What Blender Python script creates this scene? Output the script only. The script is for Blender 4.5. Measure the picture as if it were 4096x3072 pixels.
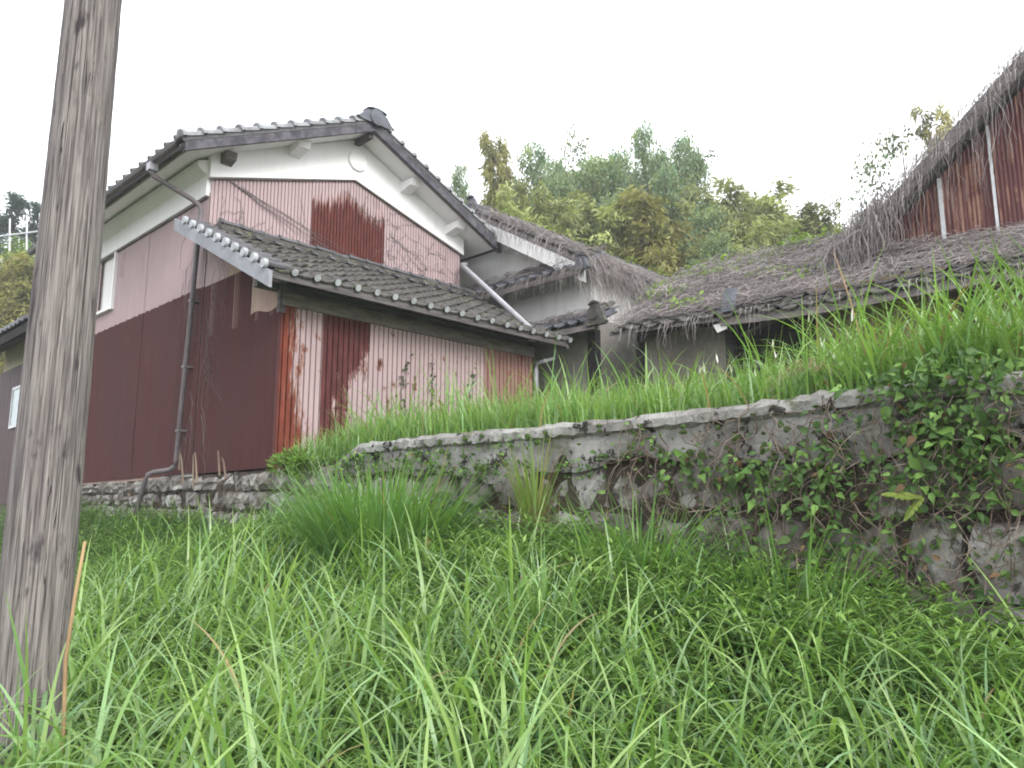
import bpy, math, random
import numpy as np
from mathutils import Matrix, Vector
random.seed(7); rng = np.random.default_rng(7)
D2R = math.radians
for o in list(bpy.data.objects): bpy.data.objects.remove(o)
scene = bpy.context.scene
COL = scene.collection

# ------------------------------------------------------------------ camera
EYE, F, PITCH = 1.5, 3180.0, D2R(9.6)
cam_d = bpy.data.cameras.new('camera'); cam = bpy.data.objects.new('camera', cam_d); COL.objects.link(cam)
cam.location = (0, 0, EYE); cam.rotation_euler = (math.pi/2 + PITCH, 0, 0)
cam_d.sensor_width = 36.0; cam_d.lens = 36.0*F/4096.0; cam_d.clip_start = .05; cam_d.clip_end = 2000
scene.camera = cam
# ------------------------------------------------------------------ overcast sky
SUN_EL, SUN_AZ = D2R(33), D2R(145)          # soft sun behind the camera, a little to the right
world = bpy.data.worlds.new('World'); scene.world = world; world.use_nodes = True
wn = world.node_tree; wn.nodes.clear()
wo = wn.nodes.new('ShaderNodeOutputWorld'); wb = wn.nodes.new('ShaderNodeBackground')
sk = wn.nodes.new('ShaderNodeTexSky'); sk.sky_type = 'NISHITA'; sk.sun_disc = False
sk.sun_elevation = SUN_EL; sk.sun_rotation = SUN_AZ; sk.air_density = 1.0; sk.dust_density = 3.0
mx = wn.nodes.new('ShaderNodeMix'); mx.data_type = 'RGBA'
mx.inputs[0].default_value = .86
wn.links.new(sk.outputs[0], mx.inputs[6]); mx.inputs[7].default_value = (9.6, 9.75, 10.1, 1)     # cloud deck
wn.links.new(mx.outputs[2], wb.inputs[0]); wb.inputs[1].default_value = .12
wn.links.new(wb.outputs[0], wo.inputs[0])
sun_d = bpy.data.lights.new('sun', 'SUN'); sun_d.energy = 1.3; sun_d.angle = D2R(25); sun_d.color = (1, .985, .96)
sun = bpy.data.objects.new('sun', sun_d); COL.objects.link(sun); sun.location = (0, 0, 40)
sd = Vector((math.sin(SUN_AZ)*math.cos(SUN_EL), math.cos(SUN_AZ)*math.cos(SUN_EL), math.sin(SUN_EL)))
sun.rotation_euler = sd.to_track_quat('Z', 'Y').to_euler()
vs = scene.view_settings; vs.view_transform = 'Standard'; vs.look = 'None'; vs.gamma = 1; vs.exposure = 1.17
vs.use_curve_mapping = False
scene.render.engine = 'CYCLES'; scene.render.resolution_x = 1024; scene.render.resolution_y = 768
scene.cycles.max_bounces = 8; scene.cycles.diffuse_bounces = 5; scene.cycles.transparent_max_bounces = 4
scene.cycles.pixel_filter_type = 'BLACKMAN_HARRIS'; scene.cycles.filter_width = 1.9

# ------------------------------------------------------------------ site frame: x = away to the right, y = away to the left
ANG = D2R(46); CA, SA = math.cos(ANG), math.sin(ANG)
RZ = Matrix.Rotation(ANG, 4, 'Z')
def W(p): return Vector((p[0]*CA - p[1]*SA, p[0]*SA + p[1]*CA, p[2]))
def ray(px, py):
    a, b = (px-2048)/F, -(py-1536)/F
    w = (a, math.cos(PITCH) - math.sin(PITCH)*b, math.sin(PITCH) + math.cos(PITCH)*b)
    return np.array([w[0]*CA + w[1]*SA, -w[0]*SA + w[1]*CA, w[2]]), w[1]
def hitx(px, py, x): r, _ = ray(px, py); return np.array([0, 0, EYE]) + r*(x/r[0])
def hity(px, py, y): r, _ = ray(px, py); return np.array([0, 0, EYE]) + r*(y/r[1])
def hitd(px, py, d): r, f = ray(px, py); return np.array([0, 0, EYE]) + r*(d/f)

XW = 4.84                                    # plane of the retaining wall and of the storehouse's long wall
def smooth(a, b, t): t = np.clip((t-a)/(b-a), 0, 1); return t*t*(3-2*t)
def ground(x, y):
    x = np.asarray(x, float); y = np.asarray(y, float)
    zb = .70 + .083*np.clip(y, -6, 10) + .03*np.clip(y-10, 0, 15) - .17*smooth(7.2, 9, y)*smooth(15.5, 13, y) + .20*smooth(1.0, 3.2, y)*smooth(8.4, 6.8, y)
    low = np.where(x > 0, zb*np.clip(x/XW, 0, 1)**1.05, .12*np.clip(x, -20, 0))
    low = low + .04*np.sin(x*1.7+y*.9)*np.sin(y*1.3-x*.6)
    hill = 9*smooth(21, 55, x) + 10*smooth(30, 80, y)*smooth(5, 30, x+ .0*y)
    high = 2.15 + .04*np.sin(x*1.1)*np.cos(y*.8) + hill
    k = np.clip((x-(XW+.10))/.10, 0, 1)
    return low*(1-k) + high*k

# ------------------------------------------------------------------ materials
def nn(nt, t, **kw):
    n = nt.nodes.new(t)
    for k, v in kw.items(): setattr(n, k, v)
    return n
def lk(nt, a, b): nt.links.new(a, b)
def mt(nt, op, a, b=None, c=None, clamp=False):
    n = nn(nt, 'ShaderNodeMath', operation=op); n.use_clamp = clamp
    for i, v in enumerate((a, b, c)):
        if v is None: continue
        if isinstance(v, (int, float)): n.inputs[i].default_value = v
        else: lk(nt, v, n.inputs[i])
    return n.outputs[0]
def mixc(nt, f, a, b, mode='MIX'):
    n = nn(nt, 'ShaderNodeMix', data_type='RGBA', blend_type=mode)
    for s, v in ((n.inputs[0], f), (n.inputs[6], a), (n.inputs[7], b)):
        if isinstance(v, (int, float)): s.default_value = v
        elif isinstance(v, tuple): s.default_value = (*v[:3], 1)
        else: lk(nt, v, s)
    return n.outputs[2]
def sitecoord(nt):
    g = nn(nt, 'ShaderNodeNewGeometry'); r = nn(nt, 'ShaderNodeVectorRotate', rotation_type='Z_AXIS')
    lk(nt, g.outputs['Position'], r.inputs['Vector']); r.inputs['Angle'].default_value = -ANG
    return r.outputs[0]
def noise(nt, vec, scale, sv=(1, 1, 1), detail=4, rough=.55):
    m = nn(nt, 'ShaderNodeMapping'); m.inputs['Scale'].default_value = sv; lk(nt, vec, m.inputs['Vector'])
    n = nn(nt, 'ShaderNodeTexNoise'); n.inputs['Scale'].default_value = scale
    n.inputs['Detail'].default_value = detail; n.inputs['Roughness'].default_value = rough
    lk(nt, m.outputs[0], n.inputs['Vector']); return n.outputs['Fac']
def sstep(nt, v, a, b):
    n = nn(nt, 'ShaderNodeMapRange', interpolation_type='SMOOTHSTEP'); lk(nt, v, n.inputs[0])
    n.inputs[1].default_value = a; n.inputs[2].default_value = b; return n.outputs[0]
def base(name, rough=.8, spec=.3):
    m = bpy.data.materials.new(name); m.use_nodes = True; nt = m.node_tree
    b = nt.nodes['Principled BSDF']; b.inputs['Roughness'].default_value = rough
    b.inputs['Specular IOR Level'].default_value = spec
    return m, nt, b
def bump(nt, b, h, strength, dist=.01):
    n = nn(nt, 'ShaderNodeBump'); n.inputs['Strength'].default_value = strength; n.inputs['Distance'].default_value = dist
    lk(nt, h, n.inputs['Height']); lk(nt, n.outputs[0], b.inputs['Normal'])
def mul(c, k): return tuple(min(1, v*k) for v in c)
def plain(name, c, c2=None, scale=6, sv=(1, 1, 1), rough=.8, bs=.3, spots=None, spec=.3, lo=.35, hi=.65):
    m, nt, b = base(name, rough, spec); v = sitecoord(nt)
    n = noise(nt, v, scale, sv); n2 = noise(nt, v, scale*5.3, sv, 3)
    col = mixc(nt, sstep(nt, n, lo, hi), c, c2 or mul(c, .7))
    col = mixc(nt, mt(nt, 'MULTIPLY', sstep(nt, n2, .45, .75), .35), col, mul(c, 1.35))
    if spots:
        n3 = noise(nt, v, spots[1], sv, 5, .65)
        col = mixc(nt, sstep(nt, n3, spots[2], spots[2]+.08), col, spots[0])
    lk(nt, col, b.inputs['Base Color']); bump(nt, b, n2, bs, .012); return m
def plaster_mat(name, c, grime):
    m, nt, b = base(name, .92, .15); v = sitecoord(nt)
    n = noise(nt, v, .9, detail=4); st = noise(nt, v, 1, (7, 7, .8), 5, .6); f = noise(nt, v, 18, detail=3)
    col = mixc(nt, mt(nt, 'MULTIPLY', sstep(nt, n, .4, .7), .35), c, mul(c, .9))
    col = mixc(nt, mt(nt, 'MULTIPLY', sstep(nt, st, .52, .75), grime), col, (.40, .38, .34))
    col = mixc(nt, mt(nt, 'MULTIPLY', sstep(nt, f, .55, .8), .08), col, (.5, .49, .46))
    lk(nt, col, b.inputs['Base Color']); bump(nt, b, f, .08, .006); return m
def sheet(name, paint, rust=(.13, .04, .028), mask=None, streak=.35, rough=.6, tint=None):
    m, nt, b = base(name, rough, .2); v = sitecoord(nt)
    sp = nn(nt, 'ShaderNodeSeparateXYZ'); lk(nt, v, sp.inputs[0])
    st = noise(nt, v, 1, (14, 14, .7), 4); big = noise(nt, v, .9, (1, 1, .6), 3)
    col = mixc(nt, mt(nt, 'MULTIPLY', sstep(nt, st, .4, .75), streak), paint, mul(paint, .62))
    col = mixc(nt, mt(nt, 'MULTIPLY', sstep(nt, big, .38, .7), .5), col, tint or mul(paint, .8))
    sc = noise(nt, v, 11, (1, 1, .4), 5, .7)
    col = mixc(nt, mt(nt, 'MULTIPLY', sstep(nt, sc, .60, .72), .30), col, mul(paint, 1.5)); wr = noise(nt, v, 2.1, (1, 1, .5), 5, .65)
    col = mixc(nt, mt(nt, 'MULTIPLY', sstep(nt, wr, .58, .72), .35), col, (.11, .055, .042))
    if mask:
        mk_ = mask(nt, v, sp.outputs)
        rn = noise(nt, v, 9, (1, 1, .35), 5, .7)
        rc = mixc(nt, sstep(nt, rn, .35, .7), rust, mul(rust, 1.7))
        halo = mt(nt, 'MULTIPLY', mt(nt, 'MULTIPLY', mk_, mt(nt, 'SUBTRACT', 1.0, mk_)), 2.4, clamp=True)
        col = mixc(nt, mk_, col, rc); col = mixc(nt, halo, col, (.22, .11, .07))
        lk(nt, mt(nt, 'MULTIPLY_ADD', mk_, .25, rough), b.inputs['Roughness'])
    lk(nt, col, b.inputs['Base Color'])
    bump(nt, b, noise(nt, v, 25, (1, 1, .3), 3), .12, .006); return m

def mask_gable(nt, v, s):                    # rust has crept up the sheet from below, rib by rib
    n = noise(nt, v, 1, (34, 1, 1.6), 4, .65); w = noise(nt, v, 2.2, (1, 1, .2), 2)
    edge = mt(nt, 'MULTIPLY_ADD', n, 1.15, mt(nt, 'MULTIPLY_ADD', w, .5, 5.98))
    edge = mt(nt, 'MULTIPLY_ADD', mt(nt, 'ABSOLUTE', mt(nt, 'SUBTRACT', s[0], 7.2)), -.34, edge)
    return sstep(nt, mt(nt, 'SUBTRACT', edge, s[2]), -.05, .06)
def mask_spots(nt, v, s):                    # scattered rust pricks
    n = noise(nt, v, 6.5, (1, 1, .55), 5, .62)
    return sstep(nt, n, .595, .68)
def mask_edge(nt, v, s):                     # corner sheet: rusted through along its left edge
    n = noise(nt, v, 7, (2.4, 1, .45), 5, .72); sp_ = mask_spots(nt, v, s)
    low = mt(nt, 'MULTIPLY', sstep(nt, s[2], 3.1, 2.35), .16)
    e = mt(nt, 'SUBTRACT', mt(nt, 'MULTIPLY_ADD', n, .75, low), mt(nt, 'MULTIPLY', mt(nt, 'SUBTRACT', s[0], 4.84), .85))
    return mt(nt, 'MAXIMUM', sstep(nt, e, .10, .22), sp_)
def mask_flake(nt, v, s):                    # brown sheet, the old pink showing in the lower right
    n = mt(nt, 'MULTIPLY_ADD', noise(nt, v, 22, (3.2, 1, .45), 4, .7), .55, noise(nt, v, 3.2, (1.5, 1, .7), 5, .72))
    a = mt(nt, 'MULTIPLY', mt(nt, 'SUBTRACT', s[0], 5.5), 1.5)
    bl = mt(nt, 'MULTIPLY', mt(nt, 'SUBTRACT', 3.55, s[2]), .75)
    e = mt(nt, 'ADD', mt(nt, 'MINIMUM', a, 1.0), mt(nt, 'MINIMUM', bl, .45))
    return sstep(nt, mt(nt, 'SUBTRACT', mt(nt, 'MULTIPLY_ADD', n, 1.9, e), 2.2), .26, .10)
def mask_old(nt, v, s):
    n = noise(nt, v, 1.0, (2, 20, .8), 4); w = noise(nt, v, 2.3, (1, 1, 1), 4)
    return sstep(nt, mt(nt, 'ADD', n, mt(nt, 'MULTIPLY', w, .8)), .93, 1.06)

PINK = (.405, .307, .312); MAROON = (.074, .0255, .025); RUST = (.075, .022, .018)
M = {}
M['pink'] = sheet('pink_painted_metal', PINK, streak=.25)
M['pinkspot'] = sheet('pink_metal_with_rust_specks', PINK, RUST, mask_spots, .3)
M['pinkdull'] = sheet('dull_pink_metal', (.29, .165, .14), (.14, .05, .03), mask_spots, .7)
M['pinkgable'] = sheet('pink_metal_rusting_upwards', PINK, RUST, mask_gable, .4)
M['pinkedge'] = sheet('pink_metal_rusted_edge', PINK, (.125, .032, .02), mask_edge, .3)
M['flake'] = sheet('brown_metal_over_pink', PINK, (.072, .023, .022), mask_flake, .3)
M['maroon'] = sheet('maroon_painted_metal', MAROON, streak=.5, tint=(.060, .028, .031), rough=.75)
M['tanrib'] = sheet('tan_primer_metal', (.42, .31, .26), streak=.3)
M['rustred'] = sheet('old_red_metal', (.10, .034, .034), (.16, .09, .072), mask_old, .75)
M['brownplank'] = sheet('brown_plank_paint', (.062, .032, .033), streak=.6)
M['white'] = plaster_mat('white_plaster', (.87, .865, .865), .16)
M['whitedirty'] = plaster_mat('stained_plaster', (.80, .79, .775), .35)
M['greyplaster'] = plain('grey_clay_plaster', (.42, .395, .37), (.31, .29, .27), .9, rough=.95, bs=.2)
M['mudplaster'] = plain('dark_mud_plaster', (.24, .22, .20), (.16, .145, .13), 1.2, rough=.95, bs=.3)
M['cream'] = plain('cream_plaster', (.55, .51, .37), (.47, .43, .31), 1, rough=.95, bs=.1)
M['ochre'] = plain('ochre_clay_wall', (.27, .21, .12), (.18, .14, .085), 1.6, rough=.95, bs=.3)
M['darkwood'] = plain('weathered_dark_wood', (.07, .062, .062), (.13, .12, .12), 3, (1, 1, 9), rough=.85, bs=.4)
M['blackwood'] = plain('black_post', (.026, .023, .026), (.04, .036, .04), 3, (1, 1, 9), rough=.8, bs=.3)
M['barge'] = plain('flaking_barge_board', (.055, .052, .062), (.12, .115, .13), 7, (1, 1, 1), rough=.85, bs=.4)
M['greywood'] = plain('grey_wood', (.20, .18, .17), (.12, .105, .10), 4, (1, 1, 6), rough=.9, bs=.4)
M['brownboard'] = plain('brown_board', (.19, .165, .15), (.12, .10, .09), 4, (1, 1, 4), rough=.9, bs=.3)
M['greymetal'] = plain('grey_sheet_metal', (.26, .265, .29), (.19, .195, .215), 3, rough=.6, bs=.1)
M['pipe'] = plain('grey_brown_pvc', (.135, .118, .125), (.095, .085, .09), 4, rough=.45, bs=.05)
M['pipelight'] = plain('pale_grey_pvc', (.36, .36, .39), (.28, .28, .30), 4, rough=.45, bs=.05)
M['tile'] = plain('smoked_roof_tile', (.105, .105, .112), (.065, .064, .068), 5, rough=.55, bs=.25, spots=((.21, .20, .17), 9, .60))
M['tilelichen'] = plain('mossy_roof_tile', (.088, .083, .078), (.05, .048, .044), 6, rough=.85, bs=.4, spots=((.145, .14, .085), 14, .56))
M['tiledark'] = plain('blue_black_roof_tile', (.115, .122, .142), (.065, .068, .08), 5, rough=.45, bs=.2, spots=((.20, .20, .20), 10, .62))
M['tilepale'] = plain('pale_weathered_tile', (.27, .28, .29), (.16, .16, .17), 6, rough=.7, bs=.3)
M['tileend'] = plain('pale_lichen_tile_end', (.42, .44, .46), (.30, .31, .33), 10, rough=.8, bs=.3)
def concrete_mat():
    m, nt, b = base('weathered_concrete', .95, .15); v = sitecoord(nt)
    n = noise(nt, v, 2.6, detail=6, rough=.6); n2 = noise(nt, v, 7, detail=6, rough=.7); n3 = noise(nt, v, 3.1, (1, .7, 1), 5, .7); n4 = noise(nt, v, 24, detail=4, rough=.7)
    col = mixc(nt, sstep(nt, n, .35, .65), (.18, .17, .16), (.33, .322, .308))
    col = mixc(nt, mt(nt, 'MULTIPLY', sstep(nt, n4, .5, .7), .5), col, (.38, .375, .355))
    col = mixc(nt, mt(nt, 'MULTIPLY', sstep(nt, n3, .54, .64), .75), col, (.085, .10, .04))
    col = mixc(nt, sstep(nt, n2, .545, .60), col, (.032, .029, .026))
    lk(nt, col, b.inputs['Base Color']); bump(nt, b, mt(nt, 'ADD', n2, mt(nt, 'MULTIPLY', n4, .5)), 1.0, .025); return m
M['concrete'] = concrete_mat()
M['soil'] = plain('dark_soil', (.065, .05, .038), (.04, .032, .024), 4, rough=1, bs=.8)
M['ground'] = plain('meadow_soil', (.05, .062, .025), (.035, .04, .02), 2, rough=1, bs=.6)
M['mortar'] = plain('rubble_core', (.075, .06, .048), (.04, .033, .026), 6, rough=1, bs=.9)
M['glass'] = plain('frosted_pane', (.30, .37, .38), (.25, .31, .32), 2, rough=.25, bs=.02, spec=.6)
M['aluminium'] = plain('aluminium', (.55, .56, .58), (.45, .46, .48), 3, rough=.4, bs=.03)
M['dark'] = plain('dark_interior', (.02, .018, .018), (.012, .011, .011), 3, rough=1, bs=.1)
M['thatch'] = plain('vine_litter_roof', (.18, .163, .16), (.105, .094, .094), 9, (1, 1, 1), rough=1, bs=1.0, spots=((.27, .25, .235), 22, .56))
M['moss'] = plain('moss', (.06, .10, .022), (.035, .06, .015), 12, rough=1, bs=.8)
M['deadwood'] = plain('dead_stalk', (.24, .185, .14), (.15, .115, .09), 6, (1, 1, .3), rough=.9, bs=.2)
M['straw'] = plain('dry_straw', (.36, .25, .13), (.26, .17, .09), 6, (1, 1, .3), rough=.8, bs=.1)
def stone_mat():
    m, nt, b = base('lichen_stone', .95, .2); v = sitecoord(nt)
    oi = nn(nt, 'ShaderNodeObjectInfo')
    n = noise(nt, v, 5, detail=5); n2 = noise(nt, v, 16, detail=5, rough=.65); n3 = noise(nt, v, 3.2, detail=5, rough=.65)
    col = mixc(nt, sstep(nt, n, .35, .65), (.13, .115, .105), (.25, .235, .225))
    col = mixc(nt, mt(nt, 'MULTIPLY', sstep(nt, n3, .5, .60), .85), col, (.43, .425, .405))
    col = mixc(nt, sstep(nt, n2, .56, .64), col, (.045, .04, .036))
    col = mixc(nt, mt(nt, 'MULTIPLY', oi.outputs['Random'], .35), col, (.13, .11, .095))
    n5 = noise(nt, v, 4.1, detail=5, rough=.7); col = mixc(nt, mt(nt, 'MULTIPLY', sstep(nt, n5, .57, .66), .7), col, (.075, .092, .035))
    lk(nt, col, b.inputs['Base Color']); bump(nt, b, mt(nt, 'ADD', n2, n), .8, .02); return m
M['stone'] = stone_mat()
def pole_mat():
    m, nt, b = base('weathered_pole_wood', .9, .2); v = sitecoord(nt)
    st = noise(nt, v, 1, (105, 105, 2.2), 5, .62); fine = noise(nt, v, 1, (150, 150, 5), 3)
    pat = noise(nt, v, 3.2, (2.2, 2.2, .8), 4, .6); kn = noise(nt, v, 5, (2.4, 2.4, .8), 4)
    col = mixc(nt, sstep(nt, st, .32, .68), (.066, .057, .056), (.27, .247, .232))
    col = mixc(nt, mt(nt, 'MULTIPLY', sstep(nt, pat, .45, .7), .5), col, (.12, .105, .108))
    col = mixc(nt, mt(nt, 'MULTIPLY', sstep(nt, fine, .52, .72), .45), col, (.36, .33, .31))
    col = mixc(nt, sstep(nt, kn, .59, .72), col, (.05, .042, .045))
    ck = noise(nt, v, 1, (42, 42, .2), 2, .4)
    crack = sstep(nt, mt(nt, 'ABSOLUTE', mt(nt, 'SUBTRACT', ck, .5)),   .011, .004)
    col = mixc(nt, mt(nt, 'MULTIPLY', crack, .95), col, (.03, .025, .024))
    lk(nt, col, b.inputs['Base Color'])
    bump(nt, b, mt(nt, 'SUBTRACT', mt(nt, 'ADD', st, mt(nt, 'MULTIPLY', fine, .5)), crack), .6, .008); return m
M['pole'] = pole_mat()
def leaf_mat(name, rough=.42, trans=.35, spec=.4):
    m, nt, b = base(name, rough, spec)
    at = nn(nt, 'ShaderNodeAttribute', attribute_name='Col')
    lk(nt, at.outputs['Color'], b.inputs['Base Color'])
    t = nn(nt, 'ShaderNodeBsdfTranslucent')
    lk(nt, mixc(nt, 1.0, at.outputs['Color'], (1.2, 1.25, .7), 'MULTIPLY'), t.inputs[0])
    ms = nn(nt, 'ShaderNodeMixShader'); ms.inputs[0].default_value = trans
    lk(nt, b.outputs[0], ms.inputs[1]); lk(nt, t.outputs[0], ms.inputs[2])
    lk(nt, ms.outputs[0], nt.nodes['Material Output'].inputs[0]); return m
M['blade'] = leaf_mat('grass_blade', .33, .35, .7); M['leaf'] = leaf_mat('leaf', .5, .3, .3); M['treeleaf'] = leaf_mat('tree_leaf', .55, .35, .25)
M['vine'] = leaf_mat('dry_vine', .95, .0, .1)
M['bark'] = plain('bark', (.11, .09, .075), (.06, .05, .042), 5, (1, 1, .3), rough=.95, bs=.6)

# ------------------------------------------------------------------ mesh helpers
class MB:
    def __init__(s): s.v = []; s.f = []
    def poly(s, pts, flip=False):
        k = len(s.v); s.v += [tuple(p) for p in pts]; r = list(range(k, k+len(pts))); s.f.append(tuple(r[::-1] if flip else r)); return s
    def box(s, x0, x1, y0, y1, z0, z1):
        k = len(s.v)
        s.v += [(x, y, z) for z in (z0, z1) for x, y in ((x0, y0), (x1, y0), (x1, y1), (x0, y1))]
        s.f += [tuple(k+i for i in q) for q in ((3, 2, 1, 0), (4, 5, 6, 7), (0, 1, 5, 4), (1, 2, 6, 5), (2, 3, 7, 6), (3, 0, 4, 7))]; return s
    def prism(s, pts, d):                    # closed polygon extruded by vector d
        k = len(s.v); n = len(pts)
        s.v += [tuple(p) for p in pts] + [tuple(np.add(p, d)) for p in pts]
        s.f.append(tuple(range(k+n-1, k-1, -1))); s.f.append(tuple(range(k+n, k+2*n)))
        for i in range(n): j = (i+1) % n; s.f.append((k+i, k+j, k+n+j, k+n+i))
        return s
    def tube(s, pts, r, seg=10, caps=True):
        k0 = len(s.v); n = len(pts); P = [Vector(p) for p in pts]
        for i, p in enumerate(P):
            t = (P[min(i+1, n-1)] - P[max(i-1, 0)]).normalized()
            a = t.cross(Vector((0, 0, 1)) if abs(t.z) < .9 else Vector((1, 0, 0))).normalized(); b = t.cross(a)
            rr = r[i] if hasattr(r, '__len__') else r
            for j in range(seg):
                an = 2*math.pi*j/seg; s.v.append(tuple(p + a*rr*math.cos(an) + b*rr*math.sin(an)))
        for i in range(n-1):
            for j in range(seg):
                j2 = (j+1) % seg; s.f.append((k0+i*seg+j, k0+(i+1)*seg+j, k0+(i+1)*seg+j2, k0+i*seg+j2))
        if caps: s.f.append(tuple(k0+j for j in range(seg))); s.f.append(tuple(k0+(n-1)*seg+j for j in range(seg-1, -1, -1)))
        return s
def setprops(o, label=None, cat=None, group=None, kind=None):
    for k, v in (('label', label), ('category', cat), ('group', group), ('kind', kind)):
        if v: o[k] = v
    return o
def meshof(name, v, f, mat, smooth_=False):
    me = bpy.data.meshes.new(name); me.from_pydata([tuple(map(float, p)) for p in v], [], f); me.update()
    if mat: me.materials.append(mat)
    if smooth_: me.polygons.foreach_set('use_smooth', [True]*len(me.polygons))
    return me
class Thing:
    def __init__(s, name, label, cat, origin, group=None, kind=None):
        s.o = np.array(origin, float); s.e = bpy.data.objects.new(name, None); COL.objects.link(s.e)
        s.e.empty_display_size = .2; s.e.location = W(s.o); s.e.rotation_euler = (0, 0, ANG)
        setprops(s.e, label, cat, group, kind)
    def part(s, name, mb, mat, parent=None, smooth_=False, label=None, kind=None):
        v = np.array(mb.v, float) - s.o
        o = bpy.data.objects.new(name, meshof(name, v, mb.f, mat, smooth_)); COL.objects.link(o)
        o.parent = parent or s.e; setprops(o, label, kind=kind); return o
    def inst(s, name, mesh, loc, basis=None, parent=None, scale=(1, 1, 1)):
        o = bpy.data.objects.new(name, mesh); COL.objects.link(o); o.parent = parent or s.e
        m = Matrix.Identity(4)
        if basis is not None:
            for c in range(3):
                for r in range(3): m[r][c] = basis[c][r]*scale[c]
        m.translation = Vector([float(q) for q in np.array(loc, float) - s.o]); o.matrix_local = m; return o
def single(name, mb, mat, label, cat, origin=None, group=None, kind=None, smooth_=False):
    v = np.array(mb.v, float); o0 = np.array(origin if origin is not None else [v[:, 0].mean(), v[:, 1].mean(), v[:, 2].min()])
    o = bpy.data.objects.new(name, meshof(name, v-o0, mb.f, mat, smooth_)); COL.objects.link(o)
    o.location = W(o0); o.rotation_euler = (0, 0, ANG); return setprops(o, label, cat, group, kind)
def npmesh(name, V, Q, mat, col=None, smooth_=True):
    me = bpy.data.meshes.new(name); n = len(V); k = Q.shape[1]; m = len(Q)
    me.vertices.add(n); me.vertices.foreach_set('co', np.ascontiguousarray(V, np.float32).ravel())
    me.loops.add(m*k); me.loops.foreach_set('vertex_index', np.ascontiguousarray(Q, np.int32).ravel())
    me.polygons.add(m); me.polygons.foreach_set('loop_start', np.arange(0, m*k, k, dtype=np.int32))
    me.update(calc_edges=True)
    if smooth_: me.polygons.foreach_set('use_smooth', np.ones(m, bool))
    if col is not None:
        a = me.attributes.new('Col', 'FLOAT_COLOR', 'POINT')
        a.data.foreach_set('color', np.concatenate([col, np.ones((n, 1))], 1).astype(np.float32).ravel())
    me.materials.append(mat); return me
def npobj(name, me, origin, parent=None):
    o = bpy.data.objects.new(name, me); COL.objects.link(o)
    if parent is None: o.location = W(origin); o.rotation_euler = (0, 0, ANG)
    else: o.parent = parent
    return o

# corrugated sheet standing on a wall. ax 'x': wall along x facing -y at y=c; ax 'y': wall along y facing -x at x=c
def sheetmesh(ax, c, s0, s1, zb, zt, period, amp, rib=False):
    n = max(1, round((s1-s0)/period)); p = (s1-s0)/n; S = []
    for i in range(n):
        if rib: S += [(0, 0), (.66, 0), (.72, 1), (.90, 1), (.96, 0)] if False else [(i+0, 0), (i+.70, 0), (i+.75, 1), (i+.93, 1), (i+.98, 0)]
        else: S += [(i+j/6, .5-.5*math.cos(2*math.pi*j/6)) for j in range(6)]
    S.append((n, 0)); mb = MB()
    for t, d in S:
        s = s0 + t*p; off = c + d*amp
        for z in (zb(s) if callable(zb) else zb, zt(s) if callable(zt) else zt):
            mb.v.append((s, off, z) if ax == 'x' else (off, s, z))
    for i in range(len(S)-1):
        a = 2*i; q = (a, a+2, a+3, a+1); mb.f.append(q if ax == 'x' else q[::-1])
    return mb

# roof tiles: one S-shaped clay tile; local x across, y up the slope, z off the roof
def tile_mesh(name, w, L, mat, cap=False, capmat=None):
    mb = MB(); n = 9; th = .022
    def h(t): return -.016*math.sin(math.pi*t/.64) if t < .64 else .042*math.sin(math.pi*(t-.64)/.36)
    for row, (y, lift) in enumerate(((0, .034), (L, .0))):
        for i in range(n): t = i/(n-1); mb.v.append((t*w*1.04, y, h(t)+lift))
    for i in range(n): t = i/(n-1); mb.v.append((t*w*1.04, 0, h(t)+.034-th))
    for i in range(n): t = i/(n-1); mb.v.append((t*w*1.04, .06, h(t)+.03-th))
    for i in range(n-1):
        mb.f += [(i, i+1, n+i+1, n+i), (2*n+i, 2*n+i+1, i+1, i), (3*n+i, 3*n+i+1, 2*n+i+1, 2*n+i)]
    if cap:                                  # round end of an eave tile
        k = len(mb.v); m = 10; cx, cz, r = w*.82*1.04, .038, .044
        for y, rr in ((-.03, r), (.10, r)):
            mb.v += [(cx+rr*math.cos(2*math.pi*j/m), y, cz+rr*math.sin(2*math.pi*j/m)) for j in range(m)]
        mb.f += [tuple(range(k, k+m))[::1]] + [(k+j, k+m+j, k+m+(j+1) % m, k+(j+1) % m) for j in range(m)]
    me = meshof(name, mb.v, mb.f, mat)
    if cap and capmat: me.materials.append(capmat); me.polygons[3*(n-1)].material_index = 1
    return me
def basis_for(s):                            # s: unit up-slope vector
    s = Vector(s).normalized(); hz = Vector((s.x, s.y, 0)).normalized()
    n = Vector((-hz.x*s.z, -hz.y*s.z, math.hypot(s.x, s.y))); e = s.cross(n)
    return e, s, n
def tile_field(th, P0, sdir, ncol, nrow, w, ex, me, me_eave=None, skip=None, jit=.006, first=0, rows=None):
    e, s, n = basis_for(sdir); P0 = Vector(P0)
    for r in range(first, nrow if rows is None else rows):
        for c in range(ncol):
            if skip and skip(c, r): continue
            p = P0 + e*(c*w + random.uniform(-jit, jit)) + s*(r*ex + random.uniform(-jit, jit)) + n*(random.uniform(0, jit))
            a = random.uniform(-.02, .02); b_ = random.uniform(-.015, .015)
            e2 = (e + s*a + n*b_).normalized(); n2 = e2.cross(s).normalized(); s2 = n2.cross(e2)
            th.inst('roof_tile', me_eave if (r == 0 and me_eave) else me, p, (e2, s2, n2))
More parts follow.
